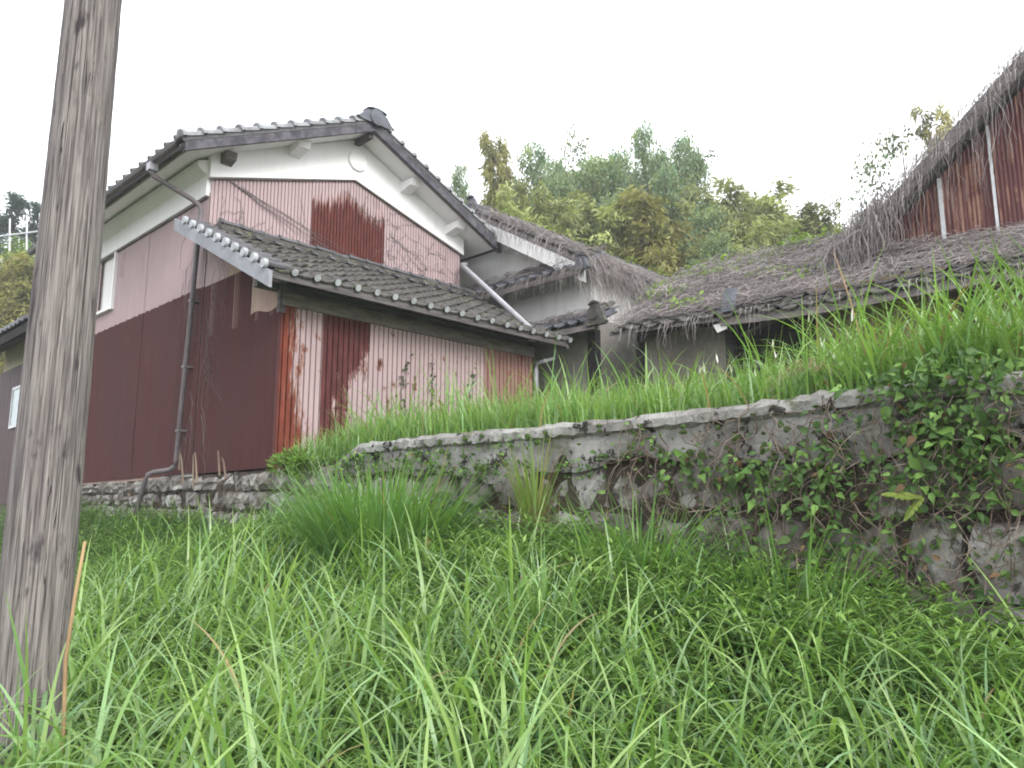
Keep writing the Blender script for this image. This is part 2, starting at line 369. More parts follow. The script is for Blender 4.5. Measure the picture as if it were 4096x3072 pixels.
def tile_sheet(th, P0, sdir, ncol, nrow, w, ex, mat, name='roof_tiles', keep=None):
    e, s, n = basis_for(sdir); P0 = Vector(P0); mb = MB(); K = 6
    def h(t): return -.016*math.sin(math.pi*t/.64) if t < .64 else .042*math.sin(math.pi*(t-.64)/.36)
    for r in range(nrow):
        for c in range(ncol):
            if keep and not keep(c, r): continue
            k = len(mb.v)
            for y, lift in ((0, .034), (ex+.03, .002)):
                for i in range(K+1): t = i/K; mb.v.append(tuple(P0 + e*((c+t*1.02)*w) + s*(r*ex+y) + n*(h(t)+lift)))
            for i in range(K+1): t = i/K; mb.v.append(tuple(P0 + e*((c+t*1.02)*w) + s*(r*ex) + n*(h(t)+.012)))
            for i in range(K): mb.f += [(k+i, k+i+1, k+K+1+i+1, k+K+1+i), (k+2*K+2+i, k+2*K+3+i, k+i+1, k+i)]
    return th.part(name, mb, mat, kind='stuff')
def halfround(name, L, r0, r1, mat, seg=8):  # half-round ridge / verge tile along local y, dome up z
    mb = MB()
    for y, r in ((0, r0), (L*.16, r0), (L*.17, r1), (L, r1*.94)):
        for j in range(seg+1): a = math.pi*j/seg; mb.v.append((-r*math.cos(a), y, r*math.sin(a)))
    m = seg+1
    for i in range(3):
        for j in range(seg): mb.f.append((i*m+j, i*m+j+1, (i+1)*m+j+1, (i+1)*m+j))
    mb.f.append(tuple(range(m-1, -1, -1))); mb.f.append(tuple(range(3*m, 4*m)))
    return meshof(name, mb.v, mb.f, mat, False)
def oni(mb, c, w, h, d, axis='y'):            # ridge-end ornament: shouldered shield with a round boss
    out = [(-.5, 0), (-.62, .12), (-.5, .25), (-.42, .5), (-.34, .74), (-.18, .92), (0, 1), (.18, .92), (.34, .74), (.42, .5), (.5, .25), (.62, .12), (.5, 0)]
    def P(a, b, k): return (c[0]+a*w, c[1]+k, c[2]+b*h) if axis == 'y' else (c[0]+k, c[1]-a*w, c[2]+b*h)
    dv = (0, d, 0) if axis == 'y' else (d, 0, 0)
    mb.prism([P(a, b, 0) for a, b in out], dv)
    mb.prism([P(.23*math.cos(t), .45+.23*math.sin(t)*w/h, -.025) for t in np.linspace(0, 2*math.pi, 13)[:-1]], tuple(np.array(dv)*(.03/d)))
    mb.prism([P(a*.8, .9+b*.22, -.03) for a, b in ((-.4, 0), (-.2, .6), (0, .8), (.2, .6), (.4, 0), (.2, .25), (0, .35), (-.2, .25))], tuple(np.array(dv)*1.2))
    return mb

# ------------------------------------------------------------------ numpy plants
def blades(P, L, Wd, az, lean, curl, col, K=6, twist=None):
    n = len(P); t = np.linspace(0, 1, K+1); th = lean[:, None] + curl[:, None]*t[None, :]**1.25
    ds = L[:, None]/K; dx = np.sin(th)*ds; dz = np.cos(th)*ds
    hx = np.concatenate([np.zeros((n, 1)), np.cumsum(dx[:, :-1], 1)], 1); hz = np.concatenate([np.zeros((n, 1)), np.cumsum(dz[:, :-1], 1)], 1)
    cx, sx = np.cos(az), np.sin(az)
    C = np.stack([P[:, 0:1]+hx*cx[:, None], P[:, 1:2]+hx*sx[:, None], P[:, 2:3]+hz], 2)
    tw = np.zeros(n) if twist is None else twist
    wp = (np.clip(1.02-t**2.2, .03, 1)*np.minimum(1, .45+t*2.5))[None, :]*Wd[:, None]*.5
    ang = az[:, None]+math.pi/2 + tw[:, None]*t[None, :]
    side = np.stack([np.cos(ang), np.sin(ang), .25*np.sin(tw)[:, None]*t[None, :]], 2)
    V = np.stack([C - side*wp[..., None], C + side*wp[..., None]], 2).reshape(-1, 3)
    b = (np.arange(n)*(K+1)*2)[:, None] + (np.arange(K)*2)[None, :]
    Q = np.stack([b, b+1, b+3, b+2], 2).reshape(-1, 4)
    shade = np.ones((n, K+1, 1))
    tip = np.clip((t-.8)/.2, 0, 1)[None, :, None]*.25
    cc = col[:, None, :]*shade; cc = cc*(1-tip) + np.array([.30, .30, .08])*tip*cc.max(2, keepdims=True)/.25*.8
    return V, Q, np.repeat(cc, 2, 1).reshape(-1, 3)
def merge(parts):
    V = []; Q = []; C = []; k = 0
    for v, q, c in parts: V.append(v); Q.append(q+k); C.append(c); k += len(v)
    return np.concatenate(V), np.concatenate(Q), np.concatenate(C)
def grasscol(n, a=(.12, .235, .052), b=(.22, .36, .092), blue=.12, dry=.008):
    t = rng.random((n, 1)); c = np.array(a)*(1-t)+np.array(b)*t
    m = rng.random(n) < blue; c[m] = c[m]*.9 + np.array([.02, .05, .06])
    m = rng.random(n) < dry; c[m] = np.array([.34, .25, .12])
    return c
def leaves(P, A, N, L, Wd, col, fold=.0):     # diamond leaves: base P, axis A, face normal N
    A = A/np.linalg.norm(A, axis=1, keepdims=True); B = np.cross(N, A); B /= np.linalg.norm(B, axis=1, keepdims=True)+1e-9
    Nn = np.cross(A, B); L = L[:, None]; Wd = Wd[:, None]
    V = np.stack([P, P+A*L*.42+B*Wd*.5+Nn*Wd*fold, P+A*L - Nn*L*.12, P+A*L*.42-B*Wd*.5+Nn*Wd*fold], 1).reshape(-1, 3)
    k = np.arange(len(P))[:, None]*4; Q = np.concatenate([k, k+1, k+2, k+3], 1)
    return V, Q, np.repeat(col, 4, 0)
def strands(paths, r, col):                  # paths (n,K,3): three-sided tubes
    n, K, _ = paths.shape; T = np.gradient(paths, axis=1); T /= np.linalg.norm(T, axis=2, keepdims=True)+1e-9
    ref = np.tile(np.array([.31, .57, .76]), (n, K, 1)); a = np.cross(T, ref); a /= np.linalg.norm(a, axis=2, keepdims=True)+1e-9; b = np.cross(T, a)
    rr = r[:, None, None]*np.linspace(1, .45, K)[None, :, None]
    V = np.stack([paths + rr*(a*math.cos(q)+b*math.sin(q)) for q in (0, 2.094, 4.189)], 2).reshape(-1, 3)
    base_ = (np.arange(n)*K*3)[:, None, None] + (np.arange(K-1)*3)[None, :, None]; j = np.arange(3)[None, None, :]; j2 = (j+1) % 3
    Q = np.stack([base_+j, base_+3+j, base_+3+j2, base_+j2], 3).reshape(-1, 4)
    return V, Q, np.repeat(np.repeat(col, K, 0), 3, 0)
def hearts(P, A, N, L, Wd, col):             # pointed heart leaf, creased along the midrib
    A = A/np.linalg.norm(A, axis=1, keepdims=True); B = np.cross(N, A); B /= np.linalg.norm(B, axis=1, keepdims=True)+1e-9; C = np.cross(A, B)
    L = L[:, None]; Wd = Wd[:, None]; n = len(P)
    pts = [P, P+A*L*.05+B*Wd*.32+C*Wd*.10, P+A*L*.34+B*Wd*.5+C*Wd*.2, P+A*L*.72+B*Wd*.2+C*Wd*.02, P+A*L-C*L*.22, P+A*L*.72-B*Wd*.2+C*Wd*.02, P+A*L*.34-B*Wd*.5+C*Wd*.2, P+A*L*.05-B*Wd*.32+C*Wd*.10, P+A*L*.45-C*L*.03]
    V = np.stack(pts, 1).reshape(-1, 3); k = np.arange(n)[:, None]*9
    q = np.concatenate([k+np.array([[a, b, c, d]]) for a, b, c, d in ((0, 1, 2, 8), (2, 3, 4, 8), (4, 5, 6, 8), (6, 7, 0, 8))], 0)
    return V, q, np.repeat(col, 9, 0)
VC = np.array([[.28, .25, .24], [.19, .17, .17], [.38, .345, .33], [.25, .225, .225]])
def vinecol(n): return VC[rng.integers(0, 4, n)]*(.75+.5*rng.random((n, 1)))

# ================================================================== GROUND
gx = np.unique(np.concatenate([np.linspace(-120, -12, 9), np.linspace(-12, XW+.06, 60), [XW+.09, XW+.10, XW+.20, XW+.22], np.linspace(XW+.3, 20, 30), np.linspace(21, 90, 40), np.linspace(95, 140, 5)]))
gy = np.unique(np.concatenate([np.linspace(-120, -10, 9), np.linspace(-9, 26, 80), np.linspace(27, 90, 35), np.linspace(95, 140, 5)]))
GX, GY = np.meshgrid(gx, gy, indexing='ij'); V = np.stack([GX, GY, ground(GX, GY)], 2).reshape(-1, 3)
i, j = np.meshgrid(np.arange(len(gx)-1), np.arange(len(gy)-1), indexing='ij'); k = (i*len(gy)+j).ravel()
Q = np.stack([k, k+len(gy), k+len(gy)+1, k+1], 1)
setprops(npobj('ground', npmesh('ground', V, Q, M['ground']), (0, 0, 0)), kind='structure')

# ================================================================== RETAINING WALL
rw = Thing('retaining_wall', 'low stone retaining wall with a rough concrete coping, ivy at its near end', 'wall', (XW, 3.5, .9))
def lump(nx, ny, nz, amp, seed):             # rounded irregular block, unit size, ~50 quads
    r = np.random.default_rng(seed); mb = MB(); idx = {}
    def vert(a, b, c):
        if (a, b, c) in idx: return idx[a, b, c]
        p = np.array([a/nx-.5, b/ny-.5, c/nz-.5]); q = p/np.max(np.abs(p))*.5; e = np.sort(np.abs(q))
        rnd = 1-.11*max(0, (e[1]-.32)/.18)**2 - .06*max(0, (e[0]-.3)/.2)**2
        p = p*rnd + r.uniform(-amp, amp, 3); idx[a, b, c] = len(mb.v); mb.v.append(tuple(p)); return idx[a, b, c]
    for a in range(nx):
        for b in range(ny):
            for c, fl in ((0, 1), (nz, 0)):
                q = [vert(a, b, c), vert(a+1, b, c), vert(a+1, b+1, c), vert(a, b+1, c)]; mb.f.append(tuple(q[::-1] if fl else q))
    for a in range(nx):
        for c in range(nz):
            for b, fl in ((0, 0), (ny, 1)):
                q = [vert(a, b, c), vert(a+1, b, c), vert(a+1, b, c+1), vert(a, b, c+1)]; mb.f.append(tuple(q[::-1] if fl else q))
    for b in range(ny):
        for c in range(nz):
            for a, fl in ((0, 1), (nx, 0)):
                q = [vert(a, b, c), vert(a, b+1, c), vert(a, b+1, c+1), vert(a, b, c+1)]; mb.f.append(tuple(q[::-1] if fl else q))
    return mb
stones = [meshof('stone', *(lambda m: (m.v, m.f))(lump(2, 4, 3, .085, 40+q)), M['stone']) for q in range(9)]
AX = (Vector((1, 0, 0)), Vector((0, 1, 0)), Vector((0, 0, 1)))
def course(y0, y1, zf, hf, wmin, wmax, xoff=0., cover=1.0):
    y = y0
    while y < y1:
        w = random.uniform(wmin, wmax); h = hf(y+w/2)*random.uniform(.86, 1.08); z = zf(y+w/2)
        if random.random() < cover:
            a = random.uniform(-.09, .09)
            b = (Vector((1, 0, random.uniform(-.1, .1))).normalized(), Vector((0, math.cos(a), math.sin(a))), Vector((0, -math.sin(a), math.cos(a))))
            rw.inst('stone', random.choice(stones), (XW+.115+xoff+random.uniform(-.035, .05), y+w/2, z+h/2), b, scale=(.36, w*random.uniform(.86, 1.02), h*random.uniform(.85, 1.05)))
        y += w
def zb_(y): return float(.70+.083*min(max(y, -6), 10)+.03*min(max(y-10, 0), 15))
TOPZ = 1.90
def rowh(y): return max(.16, (TOPZ-(zb_(y)-.12))/3)
for r in range(3): course(-1.0+.13*r, 7.3, lambda y, r=r: TOPZ-rowh(y)*(r+1), rowh, .30, .58, -.03*r)
def rowh2(y): return max(.15, (2.08-(zb_(y)-.12))/3)
for r in range(3): course(7.25+.1*r, 16.4, lambda y, r=r: 2.08-rowh2(y)*(r+1), rowh2, .22, .46, .0, .96)
core = MB(); cy = np.linspace(-1.5, 16.5, 190); czs = np.linspace(-.1, 1, 15); r_ = np.random.default_rng(5)
for y in cy:
    zt_ = 1.93 if y < 7.2 else 2.07; zlo = zb_(y)-.35
    for c in czs: core.v.append((XW+.0+.03*math.sin(y*5.1+c*9)*math.sin(c*13+y*2)+r_.normal(0, .014), y, zlo+(zt_-zlo)*max(c, 0)))
for a in range(len(cy)-1):
    for b in range(len(czs)-1): core.f.append((a*15+b, (a+1)*15+b, (a+1)*15+b+1, a*15+b+1)[::-1])
core.box(XW+.06, XW+.3, -1.5, 16.5, .2, 1.9)
rw.part('rubble_core', core, M['mortar'])
# coping: long rough concrete beam, subdivided and battered
mb = MB(); ny = 130; ys = np.linspace(-1.2, 7.15, ny); prof = [(-.085, 1.875), (-.09, 1.97), (-.085, 2.06), (-.085, 2.13), (-.128, 2.15), (-.13, 2.21), (-.10, 2.245), (.06, 2.255), (.2, 2.24), (.3, 2.2)]
r_ = np.random.default_rng(3)
for yi, y in enumerate(ys):
    for pi, (a, z) in enumerate(prof):
        s = .012*math.sin(y*3.1)+.010*math.sin(y*7.7+pi)+r_.normal(0, .008)
        zz = z + .012*math.sin(y*1.3) + r_.normal(0, .007) - (.16*smooth(6.75, 7.15, y) if pi > 3 else 0)
        if pi == 0: zz += .05*math.sin(y*2.3)+.03*math.sin(y*6.1)
        mb.v.append((XW+.02+a+s, y, zz))
m = len(prof)
for a in range(ny-1):
    for b in range(m-1): mb.f.append((a*m+b, a*m+b+1, (a+1)*m+b+1, (a+1)*m+b)[::-1])
mb.f.append(tuple(range(m))[::1]); mb.f.append(tuple(range((ny-1)*m, ny*m))[::-1])
rw.part('coping', mb, M['concrete'])
mossm = MB()
for _ in range(170):
    y = random.uniform(.6, 7); z = random.choice([random.uniform(1.9, 1.96), random.uniform(1.95, 2.2)]); w = random.uniform(.012, .045); h = w*random.uniform(.4, 1.1); x = XW-.105
    pts = [(x-random.uniform(.012, .03), y+w*math.cos(t)*random.uniform(.6, 1), z+h*math.sin(t)*random.uniform(.6, 1)) for t in np.linspace(0, 2*math.pi, 9)[:-1]]
    k = len(mossm.v); mossm.v += pts + [(x-.03, y, z)]
    mossm.f += [(k+q, k+8, k+(q+1) % 8) for q in range(8)]
    mossm.f += [(k+q, k+(q+1) % 8, len(mossm.v)) for q in range(8)]; mossm.v.append((x+.03, y, z))
rw.part('moss_cushions', mossm, M['moss'], kind='stuff')

# ================================================================== STOREHOUSE
X0, X1, XR, YF, YB = XW, 9.75, 7.3, 10.79, 16.5
SL = .46
def zr(x): return 7.90-SL*abs(x-XR)
sh = Thing('storehouse', 'two-storey storehouse with white plaster gable over pink and maroon corrugated metal', 'storehouse', (X0, YF, 2.1))
sh.part('wall', MB().prism([(X0+.05, YF+.05, 2.0), (X1-.05, YF+.05, 2.0), (X1-.05, YF+.05, zr(X1)-.02), (XR, YF+.05, zr(XR)-.02), (X0+.05, YF+.05, zr(X0)-.02)], (0, YB-YF, 0)), M['whitedirty'])
def ztop(x): return 6.42+.304*(x-X0) if x < XR else 7.18-.29*(x-XR)
for a, b, m in ((4.845, 5.68, 'pink'), (5.68, 6.52, 'pink'), (6.52, 7.25, 'pinkgable'), (7.25, 7.97, 'pinkgable'), (7.97, 8.86, 'pink'), (8.86, 9.75, 'pink')):
    sh.part('siding_sheet', sheetmesh('x', YF-.004*(m == 'pinkgable'), a, b, 5.25, lambda x: ztop(x)+.03, .06, .020, True), M[m],
            label='sheet rusted dark red up to a ragged edge' if m == 'pinkgable' else None)
for q in range(8):
    a, b = YF+.002+.715*q, YF+.715*(q+1)+.001
    c = X0+random.uniform(-.003, .003)
    if q == 5:
        sh.part('siding_sheet', sheetmesh('y', c, a, b, 4.74, 5.13, .036, .007), M['pink'])
    else: sh.part('siding_sheet', sheetmesh('y', c, a, b, 4.74, 6.20, .036, .007), M['pink'])
    sh.part('siding_sheet', sheetmesh('y', c-.006, a, b, 2.11, lambda y: 4.775+.012*math.sin(y*31)*math.sin(y*7), .036, .007), M['maroon'], label='maroon lower siding sheet')
sh.part('base_sheet', sheetmesh('y', X0+.012, 11.6, 16.5, 1.72, 2.13, .076, .012), M['tanrib'])
# plaster under the eaves
LN = lambda x: zr(x)-.015
sh.part('gable_plaster', MB().prism([(X0-.05, YF-.06, 6.40), (XR, YF-.06, 7.16), (X1+.04, YF-.06, 6.44), (X1+.04, YF-.06, LN(X1)), (XR, YF-.06, LN(XR)), (X0-.05, YF-.06, LN(X0))], (0, .09, 0)), M['white'])
sh.part('side_plaster', MB().prism([(X0-.05, YF+.035, 6.15), (X0-.05, YF+.035, 6.46), (X0-.20, YF+.035, 6.56), (X0-.20, YF+.035, 6.64), (X0+.03, YF+.035, 6.72), (X0+.03, YF+.035, 6.15)], (0, YB-YF-.05, 0)), M['white'])
sh.part('gable_trim', MB().prism([(X0-.02, YF-.045, 6.398), (XR, YF-.045, 7.158), (X1+.02, YF-.045, 6.438), (X1+.02, YF-.045, 6.424), (XR, YF-.045, 7.144), (X0-.02, YF-.045, 6.384)], (0, .04, 0)), M['greywood'])
sh.part('side_trim', MB().box(X0-.035, X0-.004, YF+.03, YB, 6.12, 6.15), M['greywood'])
# round crest on the gable
cx, cz = 7.31, 7.50
mb = MB(); mb.prism([(cx+.155*math.cos(t), YF-.085, cz+.155*math.sin(t)) for t in np.linspace(0, 2*math.pi, 33)[:-1]], (0, .03, 0))
sh.part('crest_disc', mb, M['white'])
mb = MB()
for t in np.linspace(0, 2*math.pi, 33)[:-1]:
    for rr, yy in ((.155, YF-.084), (.163, YF-.105), (.178, YF-.105), (.186, YF-.06)): mb.v.append((cx+rr*math.cos(t), yy, cz+rr*math.sin(t)))
for a in range(32):
    for b in range(3): mb.f.append((a*4+b, a*4+b+1, ((a+1) % 32)*4+b+1, ((a+1) % 32)*4+b))
sh.part('crest_ring', mb, M['white'])
# roof: plastered soffit, boards, barge boards
EL, ER, YO = 4.20, 10.30, 10.27
def band(lo, hi, y0, y1, xl=EL, xr=ER):
    return MB().prism([(xl, y0, zr(xl)+lo), (XR, y0, zr(XR)+lo), (xr, y0, zr(xr)+lo), (xr, y0, zr(xr)+hi), (XR, y0, zr(XR)+hi), (xl, y0, zr(xl)+hi)], (0, y1-y0, 0))
rf = sh.part('roof_boards', band(.045, .12, YO, YB+.4), M['darkwood'])
sh.part('soffit', band(0, .044, YO+.05, YB+.35, EL+.10, ER-.10), M['white'], rf)
lb = lambda lo, hi, xa, xb: MB().prism([(xa, YO-.045, zr(xa)+lo), (xb, YO-.045, zr(xb)+lo), (xb, YO-.045, zr(xb)+hi), (xa, YO-.045, zr(xa)+hi)], (0, .044, 0))
sh.part('barge_board', lb(-.035, .135, EL, XR-.001), M['barge'], rf); sh.part('barge_board', lb(-.035, .135, XR+.001, ER), M['barge'], rf)
sh.part('verge_board', band(-.025, .0, YO-.0, YO+.055, EL, ER), M['greywood'], rf)
for x in (6.12, 8.34, 9.42):
    sh.part('purlin_end', MB().prism([(x-.10, YF-.06, zr(x)-.02), (x-.10, YF-.06, zr(x)-.20), (x-.10, YF-.36, zr(x)-.13), (x-.10, YF-.42, zr(x)-.02)][::-1], (.20, 0, 0)), M['white'])
sh.part('purlin_end', MB().prism([(4.93, YF-.06, zr(5)-.03), (4.93, YF-.06, zr(5)-.19), (4.93, YF-.22, zr(5)-.14), (4.93, YF-.24, zr(5)-.03)][::-1], (.17, 0, 0)), M['greywood'], label='broken purlin end with plaster fallen off')
sh.part('ridge_purlin', MB().box(7.25, 7.34, YO+.05, YF-.06, zr(XR)-.13, zr(XR)-.04), M['darkwood'])
# tiles: eave and verge pieces one by one, the field above them out of sight from below
WT, EX = .30, .285
T_eave = tile_mesh('eave_tile', WT, .34, M['tile'], True, M['tile']); T_std = tile_mesh('roof_tile', WT, .34, M['tile'])
cs = 1/math.hypot(1, SL); sA = (cs, 0, SL*cs); sB = (-cs, 0, SL*cs)
ncolL = int((YB+.4-YO)/WT)
tile_field(sh, (EL-.07, YB+.38, zr(EL-.07)+.135), sA, ncolL, 2, WT, EX, T_std, T_eave)
tile_sheet(sh, np.array((EL-.07, YB+.38, zr(EL-.07)+.135))+np.array(sA)*EX*2, sA, ncolL, 10, WT, EX, M['tile'])
tile_sheet(sh, np.array((ER+.07, YO+.05, zr(ER+.07)+.135)), sB, ncolL, 12, WT, EX, M['tile'])
VT = halfround('verge_tile', .33, .115, .085, M['tilepale']); VT2 = halfround('verge_tile', .33, .078, .062, M['tilelichen'])
for sdir, xs in ((sA, EL-.05), (sB, ER+.05)):
    e, s, n = basis_for(sdir); p = Vector((xs, YO+.01, zr(xs)+.15))
    for q in range(11): sh.inst('verge_tile', VT, p+s*(q*.302)+n*.02, (e, (s-n*.06).normalized(), (n+s*.06).normalized()))
    mb = MB(); p2 = Vector((xs, YO-.052, zr(xs)+.135)); a = p2; b_ = p2+s*3.3
    mb.prism([a-n*.03, b_-n*.03, b_+n*.06, a+n*.06], (0, .006, 0)); sh.part('verge_skirt', mb, M['tile'], rf)
mb = MB()
for k_, (w, z0, z1) in enumerate(((.20, 7.98, 8.09), (.17, 8.095, 8.14), (.145, 8.145, 8.19))): mb.box(XR-w, XR+w, YO-.02, YB+.4, z0, z1)
rd = sh.part('ridge_course', mb, M['tile'])
RT = halfround('ridge_tile', .32, .105, .09, M['tile'])
for q in range(22): sh.inst('ridge_tile', RT, (XR, YO-.02+q*.30, 8.185), AX, rd)
sh.part('ridge_ornament', oni(MB(), (XR, YO-.10, 7.97), .62, .25, .16), M['tiledark'])
# gutter and downpipe on the near corner
gt = MB(); npt = 9
for y in (YO-.02, YB+.3):
    for j_ in range(npt): a = math.pi*j_/(npt-1); gt.v.append((EL-.10-.055*math.cos(a), y, zr(EL)+.055-.055*math.sin(a)))
for j_ in range(npt-1): gt.f += [(j_, j_+1, npt+j_+1, npt+j_)]
gt.tube([(EL-.155, YO-.02, zr(EL)+.055), (EL-.155, YB+.3, zr(EL)+.055)], .008, 6)
g_ = sh.part('gutter', gt, M['pipe'])
sh.part('gutter_outlet', MB().box(EL-.16, EL-.04, 11.02, 11.14, zr(EL)-.10, zr(EL)+.01), M['pipelight'], g_)
xo = EL-.10
sh.part('downpipe', MB().tube([(xo, 11.08, 6.45), (xo, 11.08, 6.36), (xo+.03, 11.07, 6.30), (4.62, 10.92, 6.06), (4.72, 10.86, 5.98), (4.74, 10.84, 5.9), (4.74, 11.09, 2.28), (4.735, 11.11, 2.22), (4.70, 11.18, 2.17), (4.58, 11.44, 2.14), (4.53, 11.50, 2.11), (4.51, 11.53, 2.03), (4.44, 11.72, 1.3)], .035, 12), M['pipe'], smooth_=True)
for z in (5.5, 4.55, 3.6, 2.7): yb_ = 10.84+.25*(5.9-z)/3.62; sh.part('pipe_bracket', MB().box(4.70, 4.85, yb_-.045, yb_+.045, z, z+.03), M['pipe'])
# overflow pipe lying across the lean-to roof
a, b_ = hity(1848, 1062, 10.62), hity(2150, 1340, 8.22)
sh.part('overflow_pipe', MB().tube([(9.80, 10.9, a[2]+.12), (9.80, 10.68, a[2]+.06), tuple(a), tuple(b_)], .047, 12), M['pipelight'], smooth_=True)
# window set into the long wall
wy0, wy1, wz0, wz1 = 14.36, 15.12, 5.14, 6.06
wi = sh.part('window', MB().box(X0+.10, X0+.13, wy0, wy1+.3, wz0, wz1), M['white'])
wf = MB().box(X0-.05, X0+.10, wy0-.05, wy0, wz0-.05, 6.13).box(X0-.05, X0+.10, wy1+.3, wy1+.35, wz0-.05, 6.13).box(X0-.07, X0+.10, wy0, wy1+.3, wz0-.05, wz0)
sh.part('window_frame', wf, M['white'], wi)
# dry creeper on the gable wall
def creeper(paths, r): return strands(np.array(paths), np.full(len(paths), r), vinecol(len(paths))*.7)
P = []
def wallpath(a, b, y, K=14, wob=.05):
    a = np.array(a); b = np.array(b); t = np.linspace(0, 1, K)[:, None]; q = a*(1-t)+b*t
    w = np.cumsum(rng.normal(0, wob, (K, 2)), 0); w -= w[-1]*t
    return np.column_stack([q[:, 0]+w[:, 0]*.5, np.full(K, y)+rng.normal(0, .004, K), q[:, 1]+w[:, 1]*.6])
for _ in range(9): P.append(wallpath((5.15+rng.normal(0, .1), 6.45), (7.6+rng.normal(0, .5), 5.55+rng.normal(0, .08)), YF-.012, wob=.035))
for _ in range(26):
    x = rng.uniform(4.9, 9.7); z = rng.uniform(5.7, ztop(x)-.05); P.append(wallpath((x, z), (x+rng.normal(.2, .5), max(5.45, z-rng.uniform(.2, .8))), YF-.012))
for _ in range(40):
    x = rng.uniform(7.7, 9.7); z = rng.uniform(5.6, ztop(x)-.05); P.append(wallpath((x, z), (x+rng.normal(.1, .45), z+rng.normal(-.15, .3)), YF-.012))
v, q, c = creeper([p for p in P if np.all(p[:, 2] < ztop(5.2)+.65)], .0042); o0 = np.array([7.3, YF, 5.4])
setprops(npobj('dry_creeper', npmesh('dry_creeper', v-o0, q, M['vine'], c), o0), 'thin leafless creeper stems spread over the pink gable of the storehouse', 'creeper')
P = []
for _ in range(46):
    y = rng.uniform(9.6, 12.2); z = rng.uniform(2.8, 6.2); K = 14; t = np.linspace(0, 1, K); w = np.cumsum(rng.normal(0, .035, (K, 2)), 0)
    P.append(np.column_stack([np.full(K, X0-.012)+rng.normal(0, .004, K), 10.8+(y-10.8)*.55+w[:, 0], z-t*rng.uniform(.3, 1.1)+w[:, 1]*.4]))
v, q, c = creeper(P, .0035); o0 = np.array([X0, 10.8, 2.6])
setprops(npobj('dry_creeper', npmesh('dry_creeper', v-o0, q, M['vine'], c), o0), 'thin leafless creeper behind the brown downpipe at the storehouse corner', 'creeper')

# ================================================================== LEAN-TO
YL, XL1 = 8.65, 9.45
ls = Thing('lean_to_shed', 'lean-to with mossy tiled roof and rust-streaked pink metal front, built against the storehouse', 'shed', (X0, YL, 2.2))
SK = .5
def zt(y): return 4.34+SK*(y-8.15)           # top of the roof deck
ls.part('wall', MB().prism([(X0+.05, YL+.05, 2.0), (X0+.05, YF, 2.0), (X0+.05, YF, zt(YF)-.12), (X0+.05, YL+.05, zt(YL)-.12)], (XL1-X0-.1, 0, 0)), M['dark'])
for a, b, m, l in ((4.84, 5.47, 'pinkedge', 'pink sheet rusted through along its left edge'), (5.47, 6.2, 'flake', 'dark brown sheet with pink flaking through'), (6.2, 6.92, 'pinkspot', None), (6.92, 7.64, 'pinkspot', None), (7.64, 8.35, 'pinkspot', None), (8.35, 9.45, 'pinkdull', 'dull reddish sheet at the far end')):
    ls.part('siding_sheet', sheetmesh('x', YL-.003*(m == 'flake'), a, b, 2.1, 4.12, .082, .034, True), M[m], label=l)
zl = lambda y: zt(y)-.13
for a, b in ((8.65, 9.39), (9.39, 10.1), (10.1, 10.788)):
    ls.part('side_sheet', sheetmesh('y', X0-.001, a, b, 2.1, lambda y: min(4.76, zl(y)) if y > 9.39 else 4.09+.03*math.sin(y*9), .042, .014), M['maroon'], label='maroon side sheet')
    ls.part('side_sheet', sheetmesh('y', X0+.008, a, b, 4.0, zl, .045, .016), M['tanrib'] if a < 10 else M['pink'])
ls.part('corner_trim', MB().box(X0-.012, X0+.03, YL-.014, YL-.002, 2.1, 4.1), M['maroon'])
ls.part('wall_plate', MB().box(X0+.02, XL1, YL-.03, YL+.04, 4.10, 4.27), M['brownboard'])
ls.part('eave_beam', MB().box(X0-.3, XL1+.25, YL+.02, YL+.12, 4.28, 4.38), M['darkwood'])
ls.part('corner_post', MB().box(X0-.01, X0+.07, YL-.02, YL+.05, 4.0, 4.42), M['darkwood'])
dk = ls.part('roof_deck', MB().prism([(4.42, 8.17, zt(8.17)-.05), (4.42, YF-.01, zt(YF)-.05), (4.42, YF-.01, zt(YF)-.01), (4.42, 8.17, zt(8.17)-.01)], (5.28, 0, 0)), M['darkwood'])
ls.part('fascia', MB().box(4.42, 9.70, 8.12, 8.165, zt(8.15)-.10, zt(8.15)-.005), M['darkwood'], dk)
for q in range(13): x = 4.6+q*.43; ls.part('rafter', MB().prism([(x, 8.18, zt(8.18)-.12), (x, YL+.05, zt(YL+.05)-.12), (x, YL+.05, zt(YL+.05)-.052), (x, 8.18, zt(8.18)-.052)], (.05, 0, 0)), M['darkwood'], dk)
sC = Vector((0, 1, SK)).normalized(); W2 = .295; EX2 = .272
T2e = tile_mesh('eave_tile', W2, .325, M['tilelichen'], True, M['tileend']); T2 = tile_mesh('roof_tile', W2, .325, M['tilelichen'])
tile_field(ls, (4.44, 8.10, zt(8.10)+.005), sC, 18, 10, W2, EX2, T2, T2e, jit=.009)
